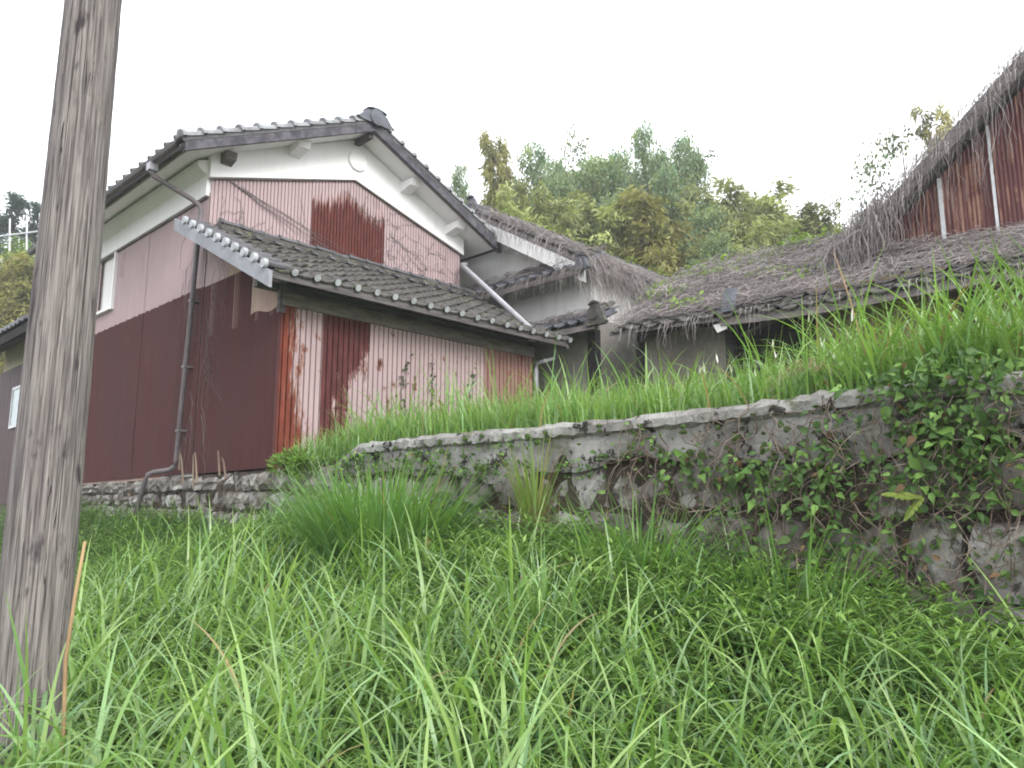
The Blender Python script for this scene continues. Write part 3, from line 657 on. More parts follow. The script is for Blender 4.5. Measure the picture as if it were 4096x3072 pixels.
# verge with round tile ends, grey barge sheet below
vt = MB(); vt.tube([(-.03, 0, 0), (.02, 0, 0)], .058, 12); vt.tube([(.02, 0, 0), (.34, 0, .012)], .046, 10)
VM = meshof('verge_tile', vt.v, vt.f, M['tileend']); VM.materials.append(M['tile'])
for f_ in VM.polygons:
    if sum(VM.vertices[i_].co.x for i_ in f_.vertices)/len(f_.vertices) > .03: f_.material_index = 1
for q in range(10):
    p = Vector((4.38, 8.22, zt(8.22)+.045)) + sC*(q*.283)
    ls.inst('verge_tile', VM, p, AX)
bz = lambda y, d: zt(y)+d
ls.part('barge_sheet', MB().prism([(4.375, 8.09, bz(8.09, -.20)), (4.375, 10.86, bz(10.86, -.18)), (4.375, 10.86, bz(10.86, -.005)), (4.375, 8.09, bz(8.09, -.005))], (.04, 0, 0)), M['greymetal'])
# ridge flashing against the gable wall
mb = MB()
for z0, z1, yy in ((5.50, 5.56, 10.36), (5.565, 5.615, 10.42), (5.62, 5.66, 10.47)): mb.box(4.86, 9.86, yy, YF-.005, z0, z1)
fl = ls.part('flashing_course', mb, M['tilelichen'])
LR = halfround('ridge_tile', .33, .075, .062, M['tile'])
for q in range(16): ls.inst('ridge_tile', LR, (4.87+q*.312, 10.52+random.uniform(-.01, .01), 5.655+random.uniform(-.008, .008)), (Vector((0, -1, 0)), Vector((1, 0, 0)), Vector((0, 0, 1))), fl)
for q in range(16): ls.inst('flashing_tile', LR, (4.99+q*.312, 10.30, 5.475), (Vector((0, -1, 0)), Vector((1, 0, 0)), Vector((0, 0, 1))), fl, (1.1, .32, .8))
cp = MB()
ls.part('gutter_elbow', MB().tube([(9.62, 8.30, 4.22), (9.62, 8.34, 4.08), (9.52, 8.45, 4.03), (9.46, 8.58, 4.01), (9.46, 8.585, 3.9), (9.46, 8.585, 2.2)], .035, 10), M['pipelight'], smooth_=True)
# a few old ivy stems with leaves on the front
S = []; Lp = []
for xs in (6.95, 7.35, 7.95, 8.9):
    n = 26; z = np.linspace(2.4, 3.7 if xs < 8 else 3.2, n); x = xs + np.cumsum(rng.normal(0, .018, n)); S.append(np.column_stack([x, np.full(n, YL-.014), z]))
    for k in range(60):
        t = rng.integers(0, n); Lp.append((x[t]+rng.normal(0, .03), YL-.03, z[t]+rng.normal(0, .03)))
v1 = strands(np.array(S), np.full(len(S), .006), np.full((len(S), 3), .06))
Lp = np.array(Lp); nL = len(Lp); A = rng.normal(0, 1, (nL, 3)); A[:, 1] *= .4
v2 = leaves(Lp, A, np.tile([0, -1, .4], (nL, 1))+rng.normal(0, .3, (nL, 3)), rng.uniform(.03, .06, nL), rng.uniform(.025, .045, nL), np.tile([.045, .07, .03], (nL, 1))*rng.uniform(.6, 1.4, (nL, 1)))
o0 = np.array([7.8, YL, 2.3]); v, q, c = merge([v1, v2])
setprops(npobj('climbing_ivy', npmesh('climbing_ivy', v-o0, q, M['leaf'], c), o0), 'small dark ivy runners climbing the pink front of the lean-to', 'ivy')

# ================================================================== FARMHOUSE behind (gable with two pent roofs)
fh = Thing('farmhouse', 'old white-plastered farmhouse with pent roofs under its gable, roof overgrown with dead vines', 'house', (10.65, 10.9, 2.15))
XG, YRg, ZRg, SM = 10.65, 10.95, 7.48, .58
def zm(y): return ZRg-SM*abs(y-YRg)
fh.part('gable_wall', MB().prism([(XG, 8.36, 5.9), (XG, 13.5, 5.9), (XG, YRg, zm(YRg)-.05)], (.1, 0, 0)), M['whitedirty'])
fh.part('middle_wall', MB().box(XG, 18.5, 8.36, 13.5, 4.95, 5.895), M['whitedirty'])
fh.part('lower_wall', MB().box(XG, 18.5, 8.30, 13.5, 2.1, 4.94), M['greyplaster'])
fh.part('corner_post', MB().box(XG-.05, XG+.09, 8.24, 8.42, 2.15, 4.75), M['blackwood'])
fh.part('floor_beam', MB().box(XG-.03, XG-.002, 8.3, 13, 3.05, 3.2), M['darkwood'])
mr = fh.part('roof', MB().prism([(10.22, 8.05, zm(8.05)-.10), (10.22, YRg, ZRg-.10), (10.22, 13.9, zm(13.9)-.10), (10.22, 13.9, zm(13.9)), (10.22, YRg, ZRg), (10.22, 8.05, zm(8.05))], (8.2, 0, 0)), M['thatch'])
for ya, yb in ((8.12, YRg-.001), (YRg+.001, 13.8)):
    fh.part('barge_board', MB().prism([(10.17, ya, zm(ya)-.40), (10.17, yb, zm(yb)-.36), (10.17, yb, zm(yb)-.10), (10.17, ya, zm(ya)-.12)], (.045, 0, 0)), M['white'], mr)
tile_sheet(fh, (10.2, 8.0, zm(8.0)+.02), (0, 1/math.hypot(1, SM), SM/math.hypot(1, SM)), 27, 11, .30, .29, M['tilelichen'])
mb = MB().box(10.2, 18.4, YRg-.17, YRg+.17, ZRg-.06, ZRg+.07).box(10.2, 18.4, YRg-.13, YRg+.13, ZRg+.075, ZRg+.13)
rr_ = fh.part('ridge_course', mb, M['tiledark'])
FR = halfround('ridge_tile', .31, .115, .095, M['tilelichen'])
for q in range(28): fh.inst('ridge_tile', FR, (10.2+q*.292, YRg+random.uniform(-.015, .015), ZRg+.125+random.uniform(-.01, .01)), (Vector((0, -1, 0)), Vector((1, 0, 0)), Vector((0, 0, 1))), rr_)
fh.part('ridge_ornament', oni(MB(), (10.16, YRg, ZRg-.05), .34, .36, .06, 'x'), M['tiledark'])
T3e = tile_mesh('eave_tile', .28, .31, M['tiledark']); T3 = tile_mesh('roof_tile', .28, .31, M['tiledark'])
def pent(xe, ze, y0, y1, slope, nrow, orn):
    s = Vector((1, 0, slope)).normalized(); n = round((y1-y0)/.28)
    d = fh.part('pent_roof', MB().prism([(xe+.03, y0+.02, ze-.05), (XG+.002, y0+.02, ze-.05+slope*(XG-xe-.03)), (XG+.002, y0+.02, ze-.015+slope*(XG-xe-.03)), (xe+.03, y0+.02, ze-.015)], (0, y1-y0, 0)), M['darkwood'])
    fh.part('fascia', MB().box(xe+.01, xe+.045, y0+.02, y1, ze-.13, ze-.04), M['greywood'], d)
    tile_field(fh, (xe, y0+n*.28, ze), s, n, nrow, .28, .245, T3, T3e, jit=.01)
    fh.part('hip_course', MB().prism([(xe+.02, y0-.10, ze), (xe+.42, y0-.10, ze+slope*.40), (xe+.42, y0-.10, ze+slope*.40+.08), (xe+.02, y0-.10, ze+.10)], (0, .16, 0)), M['tiledark'], d)
    fh.part('hip_ornament', oni(MB(), (xe-.04, y0-.02, ze-.08), .36 if orn else .26, .38 if orn else .26, .09, 'x'), M['tilelichen' if orn else 'tiledark'], d)
    for q in range(2): fh.inst('hip_tile', FR, (xe+.02+q*.22, y0-.02, ze+.14+slope*q*.22), (Vector((0, -1, 0)), s, Vector((-s.z, 0, s.x))), d, (.8, .8, .8))
pent(10.05, 5.70, 8.10, 12.4, .55, 3, False)
pent(10.0, 4.68, 7.78, 10.7, .5, 3, True)
fh.part('eave_board', MB().box(10.1, 10.16, 7.8, 10.6, 4.55, 4.62), M['greywood'])

# ================================================================== BARN (right): steep gable over a long tiled lower roof, turned 6.3 degrees
PV = np.array([9.95, 7.2, 2.15]); DL = D2R(6.3)
bn = Thing('barn', 'vine-smothered barn with rusty red corrugated gable above a long sagging tiled roof', 'barn', PV)
bn.e.rotation_euler = (0, 0, ANG+DL)
def Rp(v):                                   # barn frame -> site frame
    v = np.asarray(v, float); d = v-np.array([PV[0], PV[1], 0]); c_, s_ = math.cos(DL), math.sin(DL)
    return np.stack([d[..., 0]*c_-d[..., 1]*s_+PV[0], d[..., 0]*s_+d[..., 1]*c_+PV[1], v[..., 2]], -1)
SW = .53
def sag(y): return -.07*math.exp(-((y-4.3)/1.5)**2)
def zw(x, y=0): return 4.40+SW*(x-9.95)+sag(y)*max(0, 1-(x-9.95)/2.5)
ysamp = np.linspace(-4, 7.45, 24)
mb = MB()
for y in ysamp: mb.v += [(9.97, y, zw(9.97, y)-.06), (9.97, y, zw(9.97, y)-.01), (13.0, y, zw(13.0, y)-.01), (16, y, zw(13.0, y)-1.5)]
for a in range(len(ysamp)-1):
    for b in range(3): mb.f.append((a*4+b, (a+1)*4+b, (a+1)*4+b+1, a*4+b+1)[::-1])
low = bn.part('lower_roof', mb, M['thatch'])
T4 = tile_mesh('roof_tile', .30, .33, M['tilelichen'])
e, s, n = basis_for((1, 0, SW)); 
for r in range(2):
    for c_ in range(37):
        y = 7.40-c_*.30; p = Vector((9.93, y, zw(9.93, y)+.0)) + s*(r*.27) + Vector((0, random.uniform(-.01, .01), random.uniform(-.012, .012)))
        a = random.uniform(-.05, .05); e2 = (e+s*a).normalized(); n2 = e2.cross(s).normalized()
        bn.inst('roof_tile', T4, p, (e2, n2.cross(e2), n2), low)
mb = MB()
K = 5
for r in range(2, 11):
    for c_ in range(38):
        if r > 5 and c_ > 12: continue
        y = 7.42-c_*.30; k = len(mb.v)
        for yy, lift in ((0, .034), (.3, .002)):
            for i_ in range(K+1):
                t = i_/K; h = -.016*math.sin(math.pi*t/.64) if t < .64 else .042*math.sin(math.pi*(t-.64)/.36)
                mb.v.append(tuple(Vector((9.93, y-t*.3, zw(9.93, y)+.0))+s*(r*.27+yy)+n*(h+lift)))
        for i_ in range(K): mb.f.append((k+i_, k+i_+1, k+K+2+i_, k+K+1+i_))
bn.part('roof_tiles', mb, M['thatch'], low, kind='stuff')
mb = MB()                                    # sagging eave gutter board
for y in np.linspace(-4, 5.6, 20): mb.v += [(9.97, y, zw(9.97, y)-.13), (10.02, y, zw(9.97, y)-.13), (10.02, y, zw(9.97, y)-.06), (9.97, y, zw(9.97, y)-.06)]
for a in range(19):
    for b in range(4): mb.f.append((a*4+b, (a+1)*4+b, (a+1)*4+(b+1) % 4, a*4+(b+1) % 4))
mb.f += [(0, 1, 2, 3), (79, 78, 77, 76)]
bn.part('eave_board', mb, M['greywood'], low)
bn.part('displaced_tile', MB().prism([(10.05, 5.62, 4.47), (10.05, 5.40, 4.47), (10.16, 5.40, 4.84), (10.16, 5.60, 4.84)], (.03, 0, -.012)), M['tiledark'], low, label='tile slipped out of place, standing on edge')
bn.part('fallen_plaster', MB().prism([(10.0, 5.72, 4.28), (10.0, 5.50, 4.30), (10.0, 5.52, 4.20), (10.0, 5.66, 4.16)], (.03, 0, 0)), M['whitedirty'], low)
# walls under the eave
XB = 10.62
bn.part('clay_wall', MB().box(XB, XB+.1, -4, 4.55, 2.1, 4.75), M['ochre']); bn.part('clay_wall', MB().box(XB, XB+.1, 5.75, 7.3, 2.1, 4.42), M['mudplaster'])
bn.part('opening_shade_panel', MB().box(XB+.5, XB+.55, 4.55, 7.3, 2.1, 4.9), M['dark'])  # near-black panel, its colour stands in for the unlit inside
bn.part('low_board', MB().box(XB-.03, XB+.02, 4.6, 5.74, 2.1, 3.3), M['greywood'])
for y in (7.25, 5.72, 4.5, 2.55, .6): bn.part('post', MB().box(XB-.05, XB+.07, y-.06, y+.06, 2.1, 4.7), M['blackwood'])
bn.part('wall_beam', MB().box(XB-.06, XB+.06, -4, 7.2, 4.42, 4.56), M['darkwood'])
bn.part('broken_lath', MB().tube([(XB-.1, 5.72, 3.75), (XB-.16, 5.1, 3.66), (XB-.12, 4.75, 3.72)], .03, 6), M['darkwood'])
bn.part('brace', MB().tube([(XB-.1, 5.5, 4.2), (XB-.2, 4.9, 4.34)], .03, 6), M['darkwood'])
# gable
XS, AY = 11.5, -.45
def zk(y): return 5.59+.9*(4.07-y) if y > AY else 5.59+.9*(4.07-AY)-.9*(AY-y)
bn.part('gable_core', MB().prism([(XS+.06, 3.6, 5.1), (XS+.06, -4, 5.1), (XS+.06, -4, zk(-4)-.3), (XS+.06, AY, zk(AY)-.35), (XS+.06, 3.6, max(5.12, zk(3.6)-.35))], (6, 0, 0)), M['dark'])
yy = 3.56
while yy > -3.2:
    b = yy; a = yy-.67
    bn.part('siding_sheet', sheetmesh('y', XS, a, b, lambda y: 5.27, lambda y: max(5.3, zk(y)-.36), .05, .012), M['rustred'])
    yy -= .67
for y in (2.87, 2.21, 1.54, .87):
    bn.part('batten', MB().box(XS-.03, XS-.002, y-.035 if y > 2.5 else y-.018, y+.018, 5.26, zk(y)-.38), M['aluminium'])
bn.part('sill_board', MB().box(XS-.06, XS+.03, -3.5, 3.55, 5.21, 5.265), M['darkwood'])
up = bn.part('upper_roof', MB().prism([(11.22, 4.45, zk(4.45)-.05), (11.22, AY, zk(AY)-.02), (11.22, -4.4, zk(-4.4)-.02), (11.22, -4.4, zk(-4.4)-.24), (11.22, AY, zk(AY)-.24), (11.22, 4.45, zk(4.45)-.22)][::-1], (7.5, 0, 0)), M['thatch'])
bn.part('barge_board', MB().prism([(11.16, 4.25, zk(4.25)-.30), (11.16, AY, zk(AY)-.36), (11.16, AY, zk(AY)-.10), (11.16, 4.25, zk(4.25)-.10)][::-1], (.05, 0, 0)), M['greywood'], up)
bn.part('barge_board', MB().prism([(11.16, -4.2, zk(-4.2)-.36), (11.16, AY-.001, zk(AY)-.36), (11.16, AY-.001, zk(AY)-.10), (11.16, -4.2, zk(-4.2)-.10)], (.05, 0, 0)), M['greywood'], up)

# ================================================================== LEFT ANNEX and aerial
an = Thing('annex_house', 'farther house half hidden by the pole, cream plaster over dark brown boards', 'house', (4.9, 19, 1.9))
an.part('wall', MB().box(4.9, 9, 16.9, 21.3, 1.7, 5.6), M['cream'])
y = 16.95
while y < 21.2: an.part('plank', MB().box(4.865, 4.897, y, y+.285, 1.8, 4.85), M['brownplank']); y += .295
w_ = an.part('window', MB().box(4.845, 4.862, 19.0, 20.05, 3.5, 4.30), M['glass'])
an.part('window_frame', MB().box(4.83, 4.863, 18.94, 18.999, 3.44, 4.36).box(4.83, 4.863, 20.051, 20.10, 3.44, 4.36).box(4.83, 4.863, 19.0, 20.05, 4.301, 4.36).box(4.82, 4.863, 19.0, 20.05, 3.44, 3.499), M['aluminium'], w_)
ar = an.part('roof', MB().prism([(4.25, 16.8, 5.08), (7, 16.8, 6.45), (9.6, 16.8, 5.1), (9.6, 16.8, 5.28), (7, 16.8, 6.62), (4.25, 16.8, 5.25)], (0, 4.75, 0)), M['darkwood'])
an.part('fascia', MB().box(4.19, 4.245, 16.8, 21.5, 5.02, 5.2), M['dark'], ar)
T5 = tile_mesh('roof_tile', .30, .33, M['tiledark'], True, M['tileend'])
tile_field(an, (4.18, 21.5, 5.26), (1/math.hypot(1, .5), 0, .5/math.hypot(1, .5)), 15, 2, .30, .28, T5, T5)
tile_sheet(an, (4.18+.5, 21.5, 5.26+.25), (1/math.hypot(1, .5), 0, .5/math.hypot(1, .5)), 15, 8, .30, .28, M['tiledark'])
mb = MB(); B0 = np.array([5.3, 25.3, 9.33]); B1 = np.array([5.3, 20.2, 8.2])
ta = Thing('tv_aerial', 'thin metal television aerial left of the wooden pole', 'aerial', (5.3, 20.6, 6.0))
ta.part('mast', MB().tube([(5.3, 20.6, 5.6), (5.3, 20.6, 8.9)], .02, 8), M['aluminium'])
ta.part('boom', MB().tube([tuple(B0), tuple(B1)], .022, 8), M['aluminium'])
for yq in (25.6, 23.9, 22.25, 21.1):
    q = (B0[1]-yq)/(B0[1]-B1[1]); c_ = B0*(1-q)+B1*q; ta.part('element', MB().tube([(5.3, yq+.16, c_[2]+.5), (5.3, yq-.16, c_[2]-.5)], .022, 6), M['aluminium'])

# ================================================================== WOODEN POLE
pc = hitd(181, 2000, 3.5); PX, PY = pc[0], pc[1]
mb = MB(); seg = 72; zs = np.concatenate([[-.3], np.linspace(0, 5.2, 90)]); r_ = np.random.default_rng(11)
cr = [(r_.uniform(0, 2*math.pi), r_.uniform(-.3, 3), r_.uniform(1.2, 3.6), r_.uniform(.004, .011)) for _ in range(26)]
for z in zs:
    for j_ in range(seg):
        th = 2*math.pi*j_/seg; rad = .151-.0075*z + .0018*math.sin(3*th+1)+.0012*math.sin(7*th+z*.4)+r_.normal(0, .0005)
        for ct, z0, L, dp in cr:
            dth = (th-(ct+.025*math.sin(z*2.1+ct*3))+math.pi) % (2*math.pi)-math.pi
            if abs(dth) < .07 and z0 < z < z0+L: rad -= dp*(1-abs(dth)/.07)*min(1, (z-z0)*3, (z0+L-z)*3)
        mb.v.append((PX+rad*math.cos(th), PY+rad*math.sin(th), z))
for a in range(len(zs)-1):
    for j_ in range(seg): j2 = (j_+1) % seg; mb.f.append((a*seg+j_, a*seg+j2, (a+1)*seg+j2, (a+1)*seg+j_))
single('utility_pole', mb, M['pole'], 'weathered bare wooden utility pole standing in the grass', 'pole', (PX, PY, .26), smooth_=True)

# ================================================================== DEAD VINES on the roofs
def walk(P0, d0, K, step, jit, n_):
    n = len(P0); P = [P0]; d = d0.copy()
    for _ in range(K-1):
        d = d + rng.normal(0, jit, (n, 3)); d /= np.linalg.norm(d, axis=1, keepdims=True); P.append(P[-1]+d*step[:, None])
    return np.stack(P, 1)
def roofvines(n, xr, yr, zfun, up, K=7, st=(.04, .11), lift=(.015, .09), r=(.003, .0065), dens=None):
    x = rng.uniform(*xr, n); y = rng.uniform(*yr, n)
    if dens is not None: m = rng.random(n) < dens(x, y); x, y = x[m], y[m]; n = len(x)
    d = rng.normal(0, 1, (n, 3)); d[:, 2] = 0; d /= np.linalg.norm(d, axis=1, keepdims=True)
    p = walk(np.column_stack([x, y, np.zeros(n)]), d, K, rng.uniform(*st, n), .45, None)
    h = rng.uniform(*lift, n)[:, None] + np.sin(np.linspace(0, 3.1, K))[None, :]*rng.uniform(-.02, .09, n)[:, None]
    px_ = np.clip(p[..., 0], *xr); py_ = np.clip(p[..., 1], *yr)
    p[..., 0], p[..., 1] = px_, py_; p[..., 2] = zfun(px_, py_) + np.maximum(h, .015)
    return strands(p, rng.uniform(*r, n), vinecol(n))
def hanging(P0, drop, out, K=8, r=(.0025, .005)):
    n = len(P0); t = np.linspace(0, 1, K)[None, :, None]; dr = drop[:, None, None]
    w = np.cumsum(rng.normal(0, .035, (n, K, 3)), 1)*dr
    p = P0[:, None, :] + w; p[..., 2] += (.06*np.sin(t*3.1)-t**1.1)[..., 0]*dr[..., 0]; p += out[:, None, :]*np.sin(t*1.8)*dr*.35
    return strands(p, rng.uniform(*r, n), vinecol(n))
def U(a, b, n): return rng.uniform(a, b, n)
zmv = lambda x, y: ZRg-SM*np.abs(y-YRg)+.05
parts = [roofvines(4200, (10.15, 18.2), (8.0, 10.7), zmv, None), roofvines(500, (10.1, 11.0), (8.0, 11.0), zmv, None, lift=(.02, .16))]
n = 520; x = 10.1+U(0, 1, n)**1.2*4.5; parts.append(hanging(np.column_stack([x, np.full(n, 8.05)+rng.normal(0, .06, n), zmv(x, 8.05)+U(-.05, .1, n)]), U(.2, .7, n), np.tile([0, -1., 0], (n, 1))))
n = 190; y = 8.1+U(0, 1, n)**.9*2.9; parts.append(hanging(np.column_stack([np.full(n, 10.1)+rng.normal(0, .04, n), y, zmv(10, y)+U(-.1, .12, n)]), U(.15, .6, n), np.tile([-1., -.2, 0], (n, 1)), r=(.003, .0055)))
zpent = lambda x, y: 5.72+.55*(x-10.05)
parts.append(roofvines(900, (10.15, 10.64), (8.0, 11.6), zpent, None, lift=(.03, .12), dens=lambda x, y: np.clip((12.2-y)/3.8, .15, 1)*np.clip(.35+(x-10.15)*1.8, 0, 1)))
n = 170; y = U(8.0, 11.0, n); parts.append(hanging(np.column_stack([np.full(n, 10.05), y, np.full(n, 5.74)]), U(.1, .45, n), np.tile([-1., 0, 0], (n, 1)), r=(.0025, .0045)))
zp2 = lambda x, y: 4.70+.5*(x-10.0)
parts.append(roofvines(420, (10.08, 10.62), (7.8, 10.4), zp2, None, dens=lambda x, y: np.clip((10.6-y)/2.4, .1, 1)*np.clip(.3+(x-10.1)*2, 0, 1)))
n = 130; parts.append(hanging(np.column_stack([U(10.0, 11.6, n), U(7.75, 8.25, n), U(5.4, 5.75, n)]), U(.4, 1.05, n), np.tile([0, -.6, 0], (n, 1))))
v, q, c = merge(parts); o0 = np.array([11, 9, 5])
setprops(npobj('dead_vines', npmesh('dead_vines', v-o0, q, M['vine'], c), o0), 'grey-brown tangle of dead vines on the farmhouse roof', 'vines', kind='stuff')
zwv = lambda x, y: 4.40+SW*(x-9.95)+.05
den = lambda x, y: np.where(x < 10.2, .5, .97)
parts = [roofvines(12500, (9.98, 13.0), (-2.5, 7.4), zwv, None, lift=(.025, .12), dens=den), roofvines(1300, (10.9, 13.1), (3.0, 7.4), zwv, None, lift=(.05, .28), r=(.004, .008)),
         roofvines(900, (12.3, 13.15), (3.6, 7.2), zwv, None, lift=(.02, .25)), roofvines(500, (11.0, 11.5), (-1, 4.4), zwv, None, lift=(.02, .2))]
n = 620; y = U(.8, 4.6, n); zkv = np.where(y > AY, 5.59+.9*(4.07-y), 0)       # mass along the barge
parts.append(hanging(np.column_stack([11.12+rng.normal(0, .09, n), y, zkv+U(-.3, .12, n)]), U(.12, .32, n)*np.where(y > 2.9, 1.4, .8), np.tile([-.8, .1, 0], (n, 1)), r=(.004, .008)))
n = 950; y = 3.35+rng.beta(2, 2, n)*1.35; parts.append(hanging(np.column_stack([11.1+rng.normal(0, .14, n), y, 5.59+.9*(4.07-y)+U(-.35, .12, n)]), U(.3, .8, n), rng.normal(0, .5, (n, 3)), r=(.004, .009)))
n = 70; y = U(1.2, 3.3, n); parts.append(hanging(np.column_stack([np.full(n, 11.12), y, 5.59+.9*(4.07-y)+U(-.4, -.1, n)]), U(.4, 1.3, n), rng.normal(0, .25, (n, 3)), r=(.003, .006)))
n = 1500; y = U(-.4, 4.5, n); x = U(11.2, 13.5, n); K = 7
d = np.column_stack([rng.normal(0, .6, n), rng.normal(0, .7, n), np.zeros(n)]); p = walk(np.column_stack([x, y, np.zeros(n)]), d/np.linalg.norm(d, axis=1, keepdims=True), K, U(.03, .09, n), .4, None)
p[..., 2] = 5.57+.9*(4.07-p[..., 1])+U(.0, .12, n)[:, None]; parts.append(strands(p, U(.004, .009, n), vinecol(n)))
n = 170; y = U(-1, 7.3, n); parts.append(hanging(np.column_stack([np.full(n, 9.95), y, zwv(9.95, y)+0*y]), U(.1, .5, n), np.tile([-1., 0, 0], (n, 1)), r=(.0025, .005)))
v, q, c = merge(parts); v = Rp(v); o0 = np.array([11, 4, 4.5])
setprops(npobj('dead_vines', npmesh('dead_vines', v-o0, q, M['vine'], c), o0), 'grey-brown mat of dead vines on the barn roof and its barge board', 'vines', kind='stuff')
# fresh kudzu leaves sprouting through the mat
def leafcloud(cent, sig, n, L, Wd, col, nrm=(0, -.3, 1.)):
    P = np.asarray(cent)+rng.normal(0, 1, (n, 3))*np.asarray(sig); A = rng.normal(0, 1, (n, 3)); A[:, 2] = A[:, 2]*.5-.1
    N = np.tile(np.asarray(nrm, float), (n, 1))+rng.normal(0, .45, (n, 3))
    return leaves(P, A, N, U(*L, n), U(*Wd, n), np.asarray(col)[None]*U(.65, 1.35, n)[:, None], .15)
YG = (.19, .29, .045)
def hit_barn_roof(px, py):
    r, _ = ray(px, py); c_, s_ = math.cos(-DL), math.sin(-DL); o = np.array([-PV[0], -PV[1]])
    o = np.array([o[0]*c_-o[1]*s_+PV[0], o[0]*s_+o[1]*c_+PV[1], EYE]); r = np.array([r[0]*c_-r[1]*s_, r[0]*s_+r[1]*c_, r[2]])
    t = (4.40-SW*9.95+SW*o[0]-o[2])/(r[2]-SW*r[0]); return o+r*t
kz = []
for px, py, sx, n in ((2600, 1190, .22, 60), (2660, 1215, .25, 60), (2760, 1140, .2, 60), (2830, 1130, .25, 90), (2900, 1120, .25, 70), (2950, 1100, .2, 60), (3050, 1085, .25, 70), (3120, 1120, .3, 50), (2720, 1260, .2, 30), (3250, 1130, .25, 30)):
    c0 = hit_barn_roof(px, py); c0[0] = min(c0[0], 12.95); P_ = leafcloud((0, 0, 0), (sx*.5, sx, .03), int(n*1.8), (.05, .11), (.045, .09), YG); V_ = P_[0]; V_[:, 2] += SW*V_[:, 0]; kz.append((Rp(V_+c0+np.array([0, 0, .20])), P_[1], P_[2]))
for yq, n in ((6.6, 60), (6.1, 70), (5.6, 130), (5.2, 180), (4.9, 160), (7.0, 60)):
    P_ = leafcloud((12.95, yq, 6.12), (.12, .22, .13), n, (.06, .14), (.05, .11), YG); kz.append((Rp(P_[0]), P_[1], P_[2]))
for px, py, n in ((2030, 870, 25), (2150, 920, 30), (2330, 980, 25), (2500, 1050, 30), (2640, 1100, 40)):
    c0 = hity(px, py, 10.2); kz.append(leafcloud(c0+np.array([0, 0, .05]), (.2, .1, .05), n, (.04, .09), (.03, .07), YG))
v, q, c = merge(kz); o0 = np.array([12, 6, 5.5])
setprops(npobj('kudzu', npmesh('kudzu', v-o0, q, M['leaf'], c), o0), 'fresh green creeper leaves sprouting along the crest of the long roof', 'creeper', kind='stuff')

# ================================================================== TREES
def tubes(mb, pts, r0, r1, seg=6): mb.tube(pts, list(np.linspace(r0, r1, len(pts))), seg)
def broadleaf(seed, lobes=15, per=24, leafn=80, H=10., R=3.0, sparse=False, ls=(.10, .19), col=(.18, .245, .13)):  # leaf colour raised to paint in the pale glare over the trees
    r = np.random.default_rng(seed); tr = MB(); LC = []
    top = np.array([r.normal(0, .3), r.normal(0, .3), H*.8])
    tubes(tr, [(0, 0, 0), (r.normal(0, .1), r.normal(0, .1), H*.25), (top[0]*.5, top[1]*.5, H*.5), tuple(top)], .17, .04)
    for l in range(lobes):
        a = r.uniform(0, 2*math.pi); hh = H*(.25+.70*(l+.5)/lobes); rad = R*r.uniform(.35, .8)*(1.15-.75*(l/lobes))
        c = np.array([rad*math.cos(a), rad*math.sin(a), hh]); lr = R*r.uniform(.28, .45)*(1-.35*l/lobes)
        if l == lobes-1: c = np.array([0, 0, H-lr*.7])
        b0 = np.array([top[0]*hh/H*.6, top[1]*hh/H*.6, hh*.72]); tubes(tr, [tuple(b0), tuple((b0+c)/2+np.array([0, 0, -.15])), tuple(c)], .055, .015, 5)
        for k in range(per):
            d = r.normal(0, 1, 3); d /= np.linalg.norm(d); cc = c+d*lr*r.uniform(.45, 1.08)*np.array([1, 1, .72]); tone = r.uniform(.6, 1.45)
            n = int(leafn*r.uniform(.4, 1.2)*(.5 if sparse else 1)); sp = r.uniform(.16, .30)
            P = cc+r.normal(0, sp, (n, 3))*np.array([1, 1, .6]); A = r.normal(0, 1, (n, 3))+np.array([0, 0, -.3]); N = r.normal(0, .6, (n, 3))+np.array([0, 0, 1.])
            hue = np.array(col)*tone*(1+np.array([.25, .08, -.1])*r.normal(0, .5))
            LC.append((P, A, N, r.uniform(*ls, n), r.uniform(*ls, n)*.55, hue*r.uniform(.75, 1.25, (n, 1))))
    P, A, N, L, Wd, C = [np.concatenate(z) for z in zip(*LC)]
    return tr, leaves(P, A, N, L, Wd, C)
